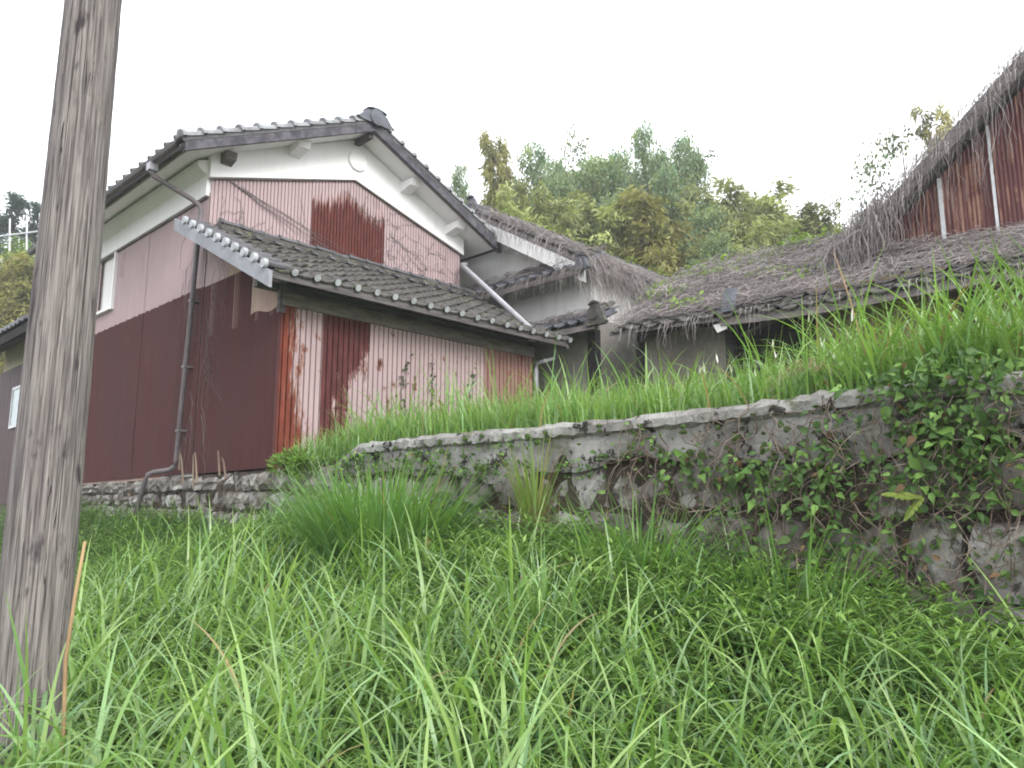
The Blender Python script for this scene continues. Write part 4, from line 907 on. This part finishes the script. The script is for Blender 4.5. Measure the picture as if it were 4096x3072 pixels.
def bamboo(seed, culms=13, H=10., R=1.6, n_leaf=1700, col=(.265, .295, .125)):  # bamboo leaf colour is paled for glare too
    r = np.random.default_rng(seed); tr = MB(); LC = []
    for k in range(culms):
        a = r.uniform(0, 2*math.pi); b = R*.45*math.sqrt(r.random()); h = H*r.uniform(.72, 1.0) if k else H; bend = R*r.uniform(.25, .75)
        az = r.uniform(0, 2*math.pi); t = np.linspace(0, 1, 9); cx_, cy_ = b*math.cos(a), b*math.sin(a)
        pts = np.column_stack([cx_+bend*t**3*math.cos(az), cy_+bend*t**3*math.sin(az), h*(t-.07*t**4)])
        tubes(tr, [tuple(p) for p in pts], .045, .006, 5)
        tt = r.uniform(.28, 1.0, n_leaf)**.85; br = np.floor(tt*26)/26; rr = r.random(n_leaf)
        ctr = np.column_stack([np.interp(br, t, pts[:, i]) for i in range(3)])
        ba = br*97.3+k; ln = (1.15-.85*br)*r.uniform(.35, 1.0, n_leaf)*.95
        off = np.column_stack([np.cos(ba)*ln*rr, np.sin(ba)*ln*rr, .25*rr-.6*rr*rr*ln])
        P = ctr+off+r.normal(0, .13, (n_leaf, 3)); A = np.column_stack([np.cos(ba), np.sin(ba), np.full(n_leaf, -.7)])+r.normal(0, .5, (n_leaf, 3))
        tone = r.uniform(.7, 1.35); C = np.array(col)*tone*(1+.35*np.sin(br*61+k))[:, None]*r.uniform(.75, 1.25, (n_leaf, 1))
        LC.append((P, A, r.normal(0, .7, (n_leaf, 3))+np.array([0, 0, 1.]), r.uniform(.17, .34, n_leaf), r.uniform(.05, .085, n_leaf), C))
    P, A, N, L, Wd, C = [np.concatenate(z) for z in zip(*LC)]
    return tr, leaves(P, A, N, L, Wd, C)
def conifer(seed, H=10., R=1.7, col=(.035, .07, .055)):
    r = np.random.default_rng(seed); tr = MB(); tubes(tr, [(0, 0, 0), (0, 0, H*.5), (0, 0, H)], .16, .01); LC = []
    for k in range(150):
        t = r.uniform(.15, 1); a = r.uniform(0, 2*math.pi); ln = R*(1-t)**.8*r.uniform(.6, 1.1)+.12; n = 90
        q = r.random(n); P = np.column_stack([np.cos(a)*ln*q, np.sin(a)*ln*q, np.full(n, t*H)-.3*q*ln])+r.normal(0, .10, (n, 3))
        LC.append((P, r.normal(0, .7, (n, 3))+np.array([math.cos(a), math.sin(a), .3]), r.normal(0, 1, (n, 3))+np.array([0, 0, 1.]), r.uniform(.1, .2, n), r.uniform(.04, .07, n), np.array(col)*r.uniform(.6, 1.4)*r.uniform(.8, 1.2, (n, 1))))
    P, A, N, L, Wd, C = [np.concatenate(z) for z in zip(*LC)]
    return tr, leaves(P, A, N, L, Wd, C)
KINDS = {}
def reg(kind, gen, R):
    tr, (v, q, c) = gen
    KINDS.setdefault(kind, []).append((meshof('trunk', tr.v, tr.f, M['bark'], True), npmesh('crown', v, q, M['treeleaf'], c, False), R))
for sd_ in (1, 2, 3): reg('E', broadleaf(sd_), 3.0)
for sd_ in (4, 5): reg('S', broadleaf(sd_, 11, 9, 60, sparse=True, ls=(.12, .2), col=(.10, .135, .055)), 2.6)
for sd_ in (6, 7, 8): reg('B', bamboo(sd_), 1.6)
reg('Y', bamboo(9, col=(.27, .255, .10)), 1.6); reg('Y', bamboo(10, col=(.25, .245, .085)), 1.6)
reg('C', conifer(11), 1.7)
reg('G', broadleaf(12, col=(.12, .20, .04)), 3.0)
NAME = {'E': 'broadleaf_tree', 'S': 'sparse_tree', 'B': 'bamboo', 'Y': 'bamboo', 'C': 'conifer', 'G': 'broadleaf_tree'}
CAT = {'E': 'tree', 'S': 'tree', 'B': 'bamboo', 'Y': 'bamboo', 'C': 'conifer', 'G': 'tree'}
def tree(kind, px, py, half, D, label, group):
    p = hitd(px, py, D); gz = float(ground(p[0], p[1]))-.1; H = (p[2]-gz)*(1.09 if kind in 'BY' else 1.02)
    tr, cr_, R = random.choice(KINDS[kind]); xy = half/F*D/R
    e = bpy.data.objects.new(NAME[kind], None); COL.objects.link(e); e.location = W((p[0], p[1], gz)); e.rotation_euler = (0, 0, random.uniform(0, 6.28))
    setprops(e, label, CAT[kind], group)
    for nm, me in (('trunk', tr), ('crown', cr_)):
        o = bpy.data.objects.new(nm, me); COL.objects.link(o); o.parent = e; o.scale = (xy, xy, H/10.)
HG = 'trees on the wooded slope behind the roofs'; LG = 'trees beyond the house at the left edge'
for a in (
 ('E', 1835, 690, 120, 30, 'small dark leafy tree peeping over the right verge of the storehouse'),
 ('Y', 2015, 565, 130, 33, 'slender pale bamboo spire, leftmost above the farmhouse ridge'),
 ('E', 2130, 600, 190, 36, 'dark tree just right of the pale bamboo spire'),
 ('S', 2290, 545, 200, 34, 'thin-crowned tall tree with sky showing through, above the farmhouse roof'),
 ('E', 2390, 660, 330, 37, 'broad dark green tree, the widest in the middle of the wood'),
 ('E', 2570, 530, 170, 34, 'pointed tree, the tallest tip right of the wood centre'),
 ('E', 2740, 570, 190, 35, 'airy dark tree right of the pointed one, its top against the sky'),
 ('S', 2810, 580, 240, 36, 'wispy tree leaning out against the white sky at the wood edge'),
 ('B', 2130, 740, 230, 30, 'olive bamboo clump low behind the farmhouse gable'),
 ('B', 2290, 800, 240, 29, 'grey-green bamboo clump over the middle of the farmhouse ridge'),
 ('E', 2480, 800, 260, 31, 'deep green tree between two bamboo clumps above the farmhouse ridge'),
 ('Y', 2610, 820, 230, 29, 'yellowest bamboo clump in the middle of the wood'),
 ('Y', 2715, 985, 160, 26, 'low rounded yellow bamboo tuft at the farmhouse ridge end'),
 ('B', 2800, 730, 230, 32, 'tall olive bamboo clump right of the yellow one'),
 ('E', 2830, 850, 230, 30, 'dark leafy tree under the tall olive bamboo'),
 ('S', 2950, 770, 190, 33, 'feathery thin tree standing above the olive bamboo'),
 ('B', 2990, 880, 220, 29, 'dense bamboo clump above the low dip between the roofs'),
 ('B', 3150, 880, 220, 30, 'bamboo clump with rounded top left of the barn vines'),
 ('B', 3060, 980, 200, 25, 'short bamboo clump directly behind the long tiled roof'),
 ('E', 2850, 960, 230, 26, 'dark bushy tree at the foot of the wood behind the roof crest'),
 ('E', 3190, 960, 200, 27, 'low dark tree left of the vine-covered barge foot'),
 ('S', 3330, 800, 190, 32, 'pale thin tree against the sky left of the barn gable'),
 ('B', 3330, 930, 160, 28, 'low bamboo clump touching the vine-covered barge foot'),
 ('S', 3600, 500, 300, 27, 'sparse slender tree with bare lower stem beside the barn gable'),
 ('Y', 3790, 405, 150, 30, 'tan bamboo plume rising behind the barn roof slope'),
 ('B', 2930, 800, 260, 33, 'wide olive bamboo mass right of the tallest trees'),
 ('E', 3060, 860, 240, 32, 'rounded tree between the olive bamboo masses'),
 ('B', 3230, 860, 230, 33, 'hazy bamboo mass farthest back left of the barn gable'),
 ('E', 2240, 720, 220, 33, 'leafy green tree left of the widest one'),
 ('E', 2660, 700, 220, 33, 'leafy green tree under the tallest tip'),
 ('E', 2050, 760, 330, 40, 'broad hazy tree farthest back behind the bamboo spire'),
 ('E', 2350, 720, 420, 42, 'broad hazy tree crown farthest back in the wood centre'),
 ('E', 2640, 740, 400, 41, 'broad hazy crown farthest back behind the yellow bamboo'),
 ('B', 2880, 800, 380, 40, 'wide pale bamboo mass farthest back, right half of the wood'),
 ('E', 3080, 900, 360, 40, 'low broad hazy crown farthest back near the barn'),
 ('B', 3300, 930, 300, 40, 'pale bamboo farthest back behind the barge foot'),
 ('E', 2210, 660, 230, 39, 'rounded hazy crown filling the gap left of the thin-crowned tall tree'),
 ('E', 2480, 630, 220, 39, 'rounded hazy crown left of the pointed tree'),
 ('E', 2660, 640, 210, 39, 'rounded hazy crown between the pointed tree and the airy one'),
 ('B', 2960, 840, 260, 37, 'hazy bamboo filling behind the feathery thin tree'),
 ('S', 3430, 820, 150, 30, 'little sparse tree low beside the barn gable')): tree(*a, HG)
for a in (
 ('C', 70, 800, 210, 40, 'blue-green conifer with the highest tip at the left edge'),
 ('C', 155, 835, 170, 41, 'blue-green conifer nearest the pole, behind the aerial'),
 ('C', -10, 880, 190, 42, 'blue-green conifer cut by the left picture edge'),
 ('G', 80, 985, 200, 34, 'bright green round tree above the annex roof at left'),
 ('Y', 110, 1060, 170, 31, 'yellow bamboo right behind the annex roof at left'),
 ('B', -10, 1090, 150, 32, 'olive bamboo behind the annex at the left picture edge')): tree(*a, LG)

# ================================================================== GRASS
def scatter(n, xr, yr, power=1.2):
    x = U(*xr, n*3); y = U(*yr, n*3); wy = x*SA+y*CA; wx = x*CA-y*SA; d = np.hypot(wx, wy)
    ok = (wy > 2.0) & (np.abs(wx) < wy*.74+.5) & (rng.random(n*3) < (3.0/np.maximum(d, 3.0))**power); i = np.nonzero(ok)[0][:n]
    return x[i], y[i]
def patch(x, y, s=1.0): return .5+.5*np.sin(x*2.1*s+1.3*np.sin(y*1.7*s))*np.sin(y*1.9*s+1.1*np.sin(x*1.3*s)+.7)
def clear_pole(x, y): return np.hypot(x-PX, y-PY) > .17
def turf(n_clump, per, xr, yr, zf, Lr, Wr, curl, colf, rad=.07, K=6, power=1.2, keep=None):
    cx_, cy_ = scatter(n_clump, xr, yr, power); m = len(cx_)
    x = np.repeat(cx_, per)+rng.normal(0, rad, m*per); y = np.repeat(cy_, per)+rng.normal(0, rad, m*per)
    ok = clear_pole(x, y) & (x < XW-.16 if xr[1] < XW else np.ones(m*per, bool))
    if keep is not None: ok &= keep(x, y)
    tone = np.repeat(U(.78, 1.22, m), per)[ok]; x, y = x[ok], y[ok]; n = len(x)
    P = np.column_stack([x, y, zf(x, y)-.02]); hL = Lr(x, y)*U(.55, 1.1, n)
    return blades(P, hL, U(*Wr, n), U(0, 2*math.pi, n), np.abs(rng.normal(.16, .2, n)), rng.gamma(3.2, curl/3.2, n).clip(.05, 2.9), colf(n)*tone[:, None], K, rng.normal(0, .5, n))
g1 = lambda n: grasscol(n); g2 = lambda n: grasscol(n, (.07, .145, .033), (.12, .225, .048), .25); g3 = lambda n: grasscol(n, (.15, .275, .07), (.29, .425, .13), .3, .003)  # g2 darkened for shaded gaps low down, g3 paled to paint blade sheen
open_ = lambda x, y: (rng.random(len(x)) < np.where((y < 4.2) & (x > 3.75), .45, 1.0))
left = lambda x, y: (rng.random(len(x)) < np.clip(.55+.45*(y-x*.75), .45, 1.0)*np.where(x > 4.1, .4, 1))
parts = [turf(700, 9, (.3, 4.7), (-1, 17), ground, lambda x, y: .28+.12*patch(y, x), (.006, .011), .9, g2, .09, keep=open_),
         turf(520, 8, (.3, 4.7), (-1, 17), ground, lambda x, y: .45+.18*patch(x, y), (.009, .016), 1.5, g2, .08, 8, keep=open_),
         turf(640, 8, (.5, 4.5), (-.6, 9), ground, lambda x, y: .62+.20*patch(x, y), (.012, .020), 2.4, g1, .08, 10, 1.4, left),
         turf(380, 7, (.5, 4.3), (-.6, 7), ground, lambda x, y: .76+.24*patch(y, x), (.014, .023), 2.6, g3, .07, 11, 1.6, left),
         turf(190, 5, (.6, 2.8), (1.2, 6.5), ground, lambda x, y: .95+.18*patch(y, x), (.016, .027), 2.5, g3, .06, 12, 1.2, lambda x, y: y-.75*x > .3),
         turf(230, 6, (1.0, 4.2), (-.6, 3.6), ground, lambda x, y: .52+.15*patch(x, y), (.011, .019), 2.0, g3, .08, 10, 1.2),
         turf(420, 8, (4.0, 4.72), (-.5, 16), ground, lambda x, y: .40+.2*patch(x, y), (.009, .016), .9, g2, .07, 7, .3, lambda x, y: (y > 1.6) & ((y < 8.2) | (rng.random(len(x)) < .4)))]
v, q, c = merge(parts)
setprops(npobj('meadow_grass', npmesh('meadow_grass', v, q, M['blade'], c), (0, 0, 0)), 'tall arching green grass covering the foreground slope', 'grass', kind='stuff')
# herbs with narrow leaves in whorls
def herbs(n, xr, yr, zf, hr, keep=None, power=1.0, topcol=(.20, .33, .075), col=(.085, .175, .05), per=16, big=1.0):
    x, y = scatter(n, xr, yr, power); ok = clear_pole(x, y)
    if keep is not None: ok &= keep(x, y)
    x, y = x[ok], y[ok]; n = len(x); h = hr(x, y)*U(.6, 1.15, n); z = zf(x, y)
    t = np.tile(np.linspace(.18, 1.0, per)[None], (n, 1)); az = U(0, 6.28, n)[:, None]+np.arange(per)[None]*2.4
    lx, ly = rng.normal(0, .10, (2, n)); P = np.stack([x[:, None]+lx[:, None]*h[:, None]*t, y[:, None]+ly[:, None]*h[:, None]*t, z[:, None]+h[:, None]*t], 2).reshape(-1, 3)
    up = (.05+1.5*np.clip(t-.55, 0, 1)**1.2); A = np.stack([np.cos(az), np.sin(az), up], 2).reshape(-1, 3)+rng.normal(0, .18, (n*per, 3))
    N = np.stack([-np.cos(az)*up*.8, -np.sin(az)*up*.8, np.ones_like(az)], 2).reshape(-1, 3)
    L = (big*U(.06, .115, n)[:, None]*(1.15-.5*np.abs(t-.55)-.25*(t > .9))).ravel(); tone = U(.75, 1.25, n)[:, None, None]
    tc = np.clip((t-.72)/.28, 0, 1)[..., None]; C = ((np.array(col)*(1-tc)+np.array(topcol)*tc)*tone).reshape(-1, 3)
    lv = leaves(P, A, N, L, L*U(.16, .26, n*per), C, .12)
    st = strands(np.stack([np.column_stack([x, y, z-.02]), np.column_stack([x+lx*h*.5, y+ly*h*.5, z+h*.5]), np.column_stack([x+lx*h, y+ly*h, z+h])], 1), np.full(n, .0028), np.tile([.11, .15, .05], (n, 1)))
    return merge([lv, st])
band_ = lambda x, y: (x > 1.5-.1*y) & (rng.random(len(x)) < .35+.65*patch(x+3, y))
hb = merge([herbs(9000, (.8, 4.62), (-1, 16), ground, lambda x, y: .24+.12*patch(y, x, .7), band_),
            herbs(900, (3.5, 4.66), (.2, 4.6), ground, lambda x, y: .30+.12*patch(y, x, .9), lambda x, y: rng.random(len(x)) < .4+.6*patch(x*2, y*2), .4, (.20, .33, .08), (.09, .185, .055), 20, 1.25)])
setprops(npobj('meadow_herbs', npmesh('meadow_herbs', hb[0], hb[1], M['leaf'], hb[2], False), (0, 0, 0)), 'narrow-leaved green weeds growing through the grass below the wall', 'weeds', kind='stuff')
# terrace above the wall
hgt = lambda x, y: .60+.17*smooth(4.0, 5.5, y)*smooth(8.2, 7.4, y)+.20*smooth(7.6, 3.0, y)*(.75+.5*patch(x, y, .8))+.06*smooth(2.5, .5, y)
gt1 = lambda n: grasscol(n, (.14, .265, .055), (.24, .385, .095), .25, .03)
tz = lambda x, y: np.full_like(x, 2.16)
nobld = lambda x, y: ((y < 8.55) | (x < 0)) & (x < 10.3)
parts = [turf(1500, 11, (5.02, 9.8), (-1.5, 8.5), tz, lambda x, y: hgt(x, y)*.75, (.008, .015), .8, gt1, .07, 6, .6, nobld), turf(800, 11, (4.98, 5.9), (-1.5, 8.4), tz, lambda x, y: hgt(x, y)*.65, (.008, .015), .9, gt1, .06, 6, .4, nobld),
         turf(230, 6, (5.0, 7.5), (-1, 7.8), tz, lambda x, y: hgt(x, y)*1.25, (.014, .024), 1.2, gt1, .05, 9, .6, nobld),
         turf(120, 7, (5.0, 5.9), (-.5, 2.4), tz, lambda x, y: 1.0+0*x, (.015, .026), 1.5, gt1, .05, 10, .4, nobld)]
v, q, c = merge(parts); o0 = np.array([7, 4, 2.15])
setprops(npobj('terrace_grass', npmesh('terrace_grass', v-o0, q, M['blade'], c), o0), 'tall fresh grass on the terrace above the stone wall', 'grass', kind='stuff')
# white seed heads of the terrace grass
P = []; 
n = 26; x = U(4.98, 5.5, n); y = U(-.2, 3.4, n); h = U(.3, .6, n); az = U(0, 6.28, n)
st = strands(np.stack([np.column_stack([x, y, np.full(n, 2.16)]), np.column_stack([x+.02*np.cos(az), y+.02*np.sin(az), 2.16+h]), np.column_stack([x+.07*np.cos(az), y+.07*np.sin(az), 2.16+h+.04])], 1), np.full(n, .002), np.tile([.25, .28, .1], (n, 1)))
hd = blades(np.column_stack([x+.02*np.cos(az), y+.02*np.sin(az), 2.16+h]), U(.06, .10, n), U(.008, .014, n), az, np.full(n, .4), U(.4, 1.2, n), np.tile([.72, .72, .68], (n, 1)), 4)
hd2 = blades(np.column_stack([x+.02*np.cos(az), y+.02*np.sin(az), 2.16+h]), U(.06, .10, n), U(.008, .014, n), az+1.57, np.full(n, .1), U(.2, .4, n), np.tile([.72, .72, .68], (n, 1)), 4)
v, q, c = merge([st, hd, hd2])
setprops(npobj('seed_heads', npmesh('seed_heads', v-o0, q, M['leaf'], c), o0), 'fluffy white seed heads standing in the terrace grass', 'seed heads', kind='stuff')

# ================================================================== SINGLE PLANTS
def clump(name, label, cat, base_, n, L, Wd, rad, curl, colf, lean=.22, K=8, group=None, extra=None):
    a = U(0, 6.28, n); rr = rad*np.sqrt(rng.random(n)); P = np.column_stack([rr*np.cos(a), rr*np.sin(a), np.full(n, -.03)])
    az = a+rng.normal(0, .5, n); pr = [blades(P, U(*L, n), U(*Wd, n), az, np.abs(rng.normal(lean, .12, n))+.25*rr/rad*lean/.22, rng.gamma(2.2, curl/2.2, n).clip(.03, 2.4), colf(n), K, rng.normal(0, .4, n))]
    if extra: pr += extra
    v, q, c = merge(pr)
    return setprops(npobj(name, npmesh(name, v, q, M['blade'], c), base_), label, cat, group)
dg = lambda n: grasscol(n, (.085, .18, .04), (.17, .32, .07), .2, .01)
cl = hitx(1530, 2300, 4.02); zc_ = float(ground(4.0, cl[1]))
clump('grass_clump', 'biggest dark green clump of long-bladed grass, before the middle of the wall', 'grass clump', (4.0, cl[1], zc_), 900, (.6, 1.08), (.012, .021), .50, .6, dg, .24)
clump('grass_clump', 'smaller fan of long grass left of the biggest clump', 'grass clump', (4.1, cl[1]+.75, float(ground(4.1, cl[1]+.75))), 200, (.5, .95), (.010, .017), .25, .6, dg, .25)
cl = hitx(2170, 2420, 3.3)
clump('grass_clump', 'pale blue-green grass tuft in the middle of the foreground', 'grass clump', (3.3, cl[1], float(ground(3.3, cl[1]))), 140, (.4, .75), (.012, .018), .10, .9, lambda n: grasscol(n, (.14, .25, .06), (.22, .34, .09), .5), .2)
cl = hitx(2140, 2100, 4.66)
dry = blades(np.column_stack([rng.normal(0, .07, 140), rng.normal(0, .12, 140), np.full(140, -.05)]), U(.15, .4, 140), U(.004, .008, 140), U(0, 6.28, 140), np.abs(rng.normal(.5, .4, 140)), U(.2, 1.4, 140), np.tile([.24, .17, .11], (140, 1))*U(.6, 1.3, 140)[:, None], 6)
clump('grass_tuft', 'upright grass tuft with dry brown base rooted in the wall face', 'grass tuft', (4.66, cl[1], 1.46), 110, (.45, .9), (.009, .015), .09, .45, lambda n: grasscol(n, (.16, .25, .05), (.24, .33, .07), .2, .12), .14, extra=[dry])
cl = hitx(2560, 2180, 4.35)
clump('grass_clump', 'loose grass clump at the wall foot right of the upright tuft', 'grass clump', (4.35, cl[1], float(ground(4.35, cl[1]))), 240, (.5, 1.0), (.009, .016), .3, .8, dg, .28)
cl = hitx(3120, 2260, 4.4)
clump('grass_clump', 'thin tall grass stems before the ivy-covered wall end', 'grass clump', (4.4, cl[1], float(ground(4.4, cl[1]))), 120, (.5, 1.0), (.007, .012), .35, .5, dg, .25)
cl = hitx(3560, 2480, 4.1)
clump('grass_clump', 'low grass clump under the yellow fern', 'grass clump', (4.1, cl[1], float(ground(4.1, cl[1]))), 130, (.35, .7), (.008, .014), .25, .9, dg, .3)
# ivy and roots on the near end of the wall
pt = []
for (px, py, sy, sz, n) in tuple((a0, b0, c0*1.15, d0*1.15, int(e0*1.25)) for a0, b0, c0, d0, e0 in ((3800, 1690, .13, .10, 150), (3900, 1780, .10, .10, 90), (3660, 1640, .10, .07, 60), (3720, 1850, .16, .08, 70), (3350, 1690, .12, .06, 22), (3250, 1850, .13, .07, 60), (3120, 1900, .15, .07, 50), (2950, 1900, .2, .05, 50), (2800, 1890, .2, .05, 40), (3400, 1930, .14, .08, 45), (3700, 2000, .2, .10, 45), (3960, 1900, .12, .10, 60), (3300, 2180, .2, .12, 80), (3620, 2320, .25, .10, 60), (3100, 2080, .2, .12, 70), (3980, 2250, .15, .2, 50), (3850, 1500, .22, .05, 150), (3620, 1530, .2, .04, 60), (3050, 2000, .2, .08, 40), (3500, 2150, .3, .15, 50),
                            (2560, 1780, .10, .05, 25), (2350, 1870, .15, .03, 35), (1900, 1880, .25, .04, 90), (1700, 1830, .25, .04, 80), (1560, 1860, .25, .04, 80), (2050, 1770, .2, .03, 25), (2750, 1830, .1, .04, 25), (1400, 1850, .2, .07, 110))):
    c0 = hitx(px, py, XW-.12); P = np.column_stack([c0[0]+rng.normal(-.02, .04, n), c0[1]+rng.normal(0, sy, n), c0[2]+rng.normal(0, sz, n)])
    A = rng.normal(0, 1, (n, 3)); A[:, 2] -= .5; A[:, 0] -= .4; N = np.tile([-1, -.25, .55], (n, 1))+rng.normal(0, .4, (n, 3)); big = px > 2600
    L = U(.028, .065, n) if big else U(.02, .045, n)
    col = np.where(rng.random((n, 1)) < .5, np.array([[.075, .15, .04]]), np.array([[.15, .265, .065]]))*U(.65, 1.3, n)[:, None]
    dm = rng.random(n) < .02; col[dm] = np.array([.16, .10, .05]); L = L*np.where(rng.random(n) < .2, 1.35, 1)
    pt.append(hearts(P, A, N, L*1.15, L*U(.5, .8, n), col))
v, q, c = merge(pt); o0 = np.array([XW, 1.5, .9])
setprops(npobj('wall_ivy', npmesh('wall_ivy', v-o0, q, M['leaf'], c, False), o0), 'green ivy and weeds hanging over the near end of the stone wall', 'ivy', kind='stuff')
n = 620; y = .2+U(0, 1, n)**1.2*3.2; K = 9
p = walk(np.column_stack([np.full(n, XW-.13), y, U(1.2, 2.25, n)]), np.tile([0, .1, -1.], (n, 1))+rng.normal(0, .6, (n, 3))*np.array([.1, 1, .6]), K, U(.03, .10, n), .35, None); p[..., 0] = XW-.12+rng.normal(0, .02, (n, K))-.05*rng.random((n, 1))
v, q, c = strands(p, U(.002, .005, n), np.where(rng.random((n, 1)) < .5, np.array([[.26, .21, .17]]), np.array([[.13, .095, .075]])))
setprops(npobj('wall_roots', npmesh('wall_roots', v-o0, q, M['vine'], c), o0), 'bare brown roots and stems hanging down the near end of the wall', 'roots', kind='stuff')
# leafy shrub at the lean-to corner
cb = hitx(1170, 1850, 4.62); n = 1400; d = rng.normal(0, 1, (n, 3)); d /= np.linalg.norm(d, axis=1, keepdims=True); P = d*U(.3, 1, n)[:, None]**.6*np.array([.20, .55, .17])*(.55+.45*np.sin(7*d[:, 1]+3*d[:, 2]))[:, None]+np.array([0, 0, .12])
lv = leaves(P, d+rng.normal(0, .6, (n, 3))+np.array([0, 0, .4]), rng.normal(0, .5, (n, 3))+np.array([-.3, -.3, 1.]), U(.035, .075, n), U(.018, .032, n), np.array([.13, .24, .04])*U(.6, 1.35, n)[:, None], .1)
st = strands(np.stack([np.zeros((24, 3)), d[:24]*.15+np.array([0, 0, .1]), d[:24]*np.array([.2, .38, .18])+np.array([0, 0, .17])], 1), np.full(24, .005), np.tile([.14, .11, .07], (24, 1)))
v, q, c = merge([lv, st]); setprops(npobj('shrub', npmesh('shrub', v, q, M['leaf'], c, False), (cb[0], cb[1], 1.98)), 'small bright green shrub on the wall below the lean-to corner', 'shrub')
# dead stalks on the footing
ds = Thing('dead_plant', 'broken dry stalks standing in front of the storehouse footing stones', 'dead plant', (4.62, 11.1, 1.7))
for px, py, L, dx in ((735, 1905, .42, .05), (775, 1925, .5, -.02), (790, 1900, .42, .03), (880, 1870, .30, .0), (905, 1880, .22, .05), (720, 1850, .25, -.06)):
    b0 = hitx(px, py, 4.62); ds.part('stalk', MB().tube([(4.62, b0[1], b0[2]-.1), (4.60, b0[1]+dx*.5+.01, b0[2]+L*.4), (4.58, b0[1]+dx, b0[2]+L*.7)], [.014, .011, .007], 6), M['deadwood'])
# dry reed leaning on the pole
a = hitd(340, 2165, 3.25); b = hitd(262, 2640, 3.2); c_ = hitd(255, 2900, 3.2)
single('dry_reed', MB().tube([(c_[0], c_[1], .3), tuple(c_), tuple(b), tuple((a+b)/2+np.array([.0, .01, 0])), tuple(a)], [.008, .008, .0075, .007, .006], 6), M['straw'], 'orange-brown dry reed stem leaning beside the wooden pole', 'reed', smooth_=True)
a = hitd(3335, 1005, 5.2); b = hitd(3400, 1200, 5.15); c_ = hitd(3490, 1520, 5.1)
single('dry_weed', MB().tube([(c_[0], c_[1], 2.12), tuple(c_), tuple(b), tuple(a)], [.008, .007, .005, .002], 6), M['straw'], 'tall thin straw-coloured stem rising from the terrace grass before the barn', 'dry weed', smooth_=True)
# brown dock spike and dry plume
cl = hitx(1705, 2330, 3.6); n = 260; t = rng.random(n); P = np.column_stack([rng.normal(0, .02, n)*(1.2-t), rng.normal(0, .02, n)*(1.2-t), .12+t*.33])
lv = leaves(P, rng.normal(0, 1, (n, 3)), rng.normal(0, 1, (n, 3)), U(.010, .02, n), U(.008, .014, n), np.array([.30, .19, .09])*U(.6, 1.3, n)[:, None])
st = strands(np.array([[[0, 0, -.02], [0, 0, .2], [.01, 0, .45]]]), np.array([.004]), np.array([[.25, .17, .08]]))
v, q, c = merge([lv, st]); setprops(npobj('dock_spike', npmesh('dock_spike', v, q, M['leaf'], c, False), (3.6, cl[1], float(ground(3.6, cl[1])))), 'single rust-brown seed spike in front of the biggest grass clump', 'seed spike')
cl = hitx(3120, 1560, 4.95); n = 240; t = rng.random(n)
P = np.column_stack([rng.normal(0, .03, n), (t-.15)*-.45+rng.normal(0, .03, n), .17+.12*np.sin(t*2.6)+rng.normal(0, .02, n)-.16*(t < .2)*rng.random(n)])
lv = leaves(P, np.tile([0, .8, -.6], (n, 1))+rng.normal(0, .5, (n, 3)), rng.normal(0, 1, (n, 3)), U(.03, .09, n), U(.003, .006, n), np.array([.42, .32, .24])*U(.7, 1.2, n)[:, None])
v, q, c = merge([lv]); setprops(npobj('dry_plume', npmesh('dry_plume', v, q, M['leaf'], c, False), (4.95, cl[1], 2.2)), 'drooping pinkish-beige dry grass plume lying on the wall top', 'plume', kind='stuff')
# yellow fern on the wall
def frond(o_, d_, L, droop):
    n = 26; t = np.linspace(0, 1, n); d_ = np.array(d_)/np.linalg.norm(d_); ctr = np.array(o_)+np.outer(t*L, d_)+np.outer(t**2, [0, 0, -droop]); side = np.cross(d_, [-.6, 0, .8]); side /= np.linalg.norm(side)
    w = .055*np.sin(np.pi*np.clip(t*.85+.15, 0, 1))*L/.3*U(.5, 1.2, n)
    P = np.concatenate([ctr, ctr]); A = np.concatenate([side+d_*.5]*1+[side*0]) if False else np.concatenate([np.tile(side+d_*.5, (n, 1)), np.tile(-side+d_*.5, (n, 1))])
    return merge([leaves(P, A, np.tile([-.6, 0, .8], (2*n, 1)), np.concatenate([w, w])+.01, np.full(2*n, .016), np.array([.20, .27, .06])*U(.8, 1.2, 2*n)[:, None]), strands(ctr[None, ::5], np.array([.003]), np.array([[.3, .3, .08]]))])
f0 = hitx(3690, 1990, XW-.2); f1 = hitx(3480, 1955, XW-.32); f2 = hitx(3600, 2075, XW-.3)
v, q, c = merge([frond((0, 0, 0), f1-f0, .20, .02), frond((0, 0, 0), f2-f0, .14, .03)])
setprops(npobj('fern', npmesh('fern', v, q, M['leaf'], c, False), f0), 'yellow-green fern frond sticking out of the ivy-covered wall end', 'fern')

# ================================================================== GLARE VEIL: thin volume added over the site in place of lens glare
hzm = bpy.data.materials.new('veil_volume'); hzm.use_nodes = True; hn = hzm.node_tree; hn.nodes.remove(hn.nodes['Principled BSDF'])
pv = hn.nodes.new('ShaderNodeVolumePrincipled'); pv.inputs['Color'].default_value = (.97, .98, 1, 1); pv.inputs['Density'].default_value = .0018; pv.inputs['Anisotropy'].default_value = .2
hn.links.new(pv.outputs[0], hn.nodes['Material Output'].inputs['Volume'])
hb_ = MB().box(-122, 142, -122, 142, -4.5, 28)
setprops(single('glare_veil', hb_, hzm, 'thin pale veil added over the whole place to imitate lens glare', 'glare_veil', (0, 0, -4.5)), kind='stuff')
scene.cycles.volume_bounces = 0
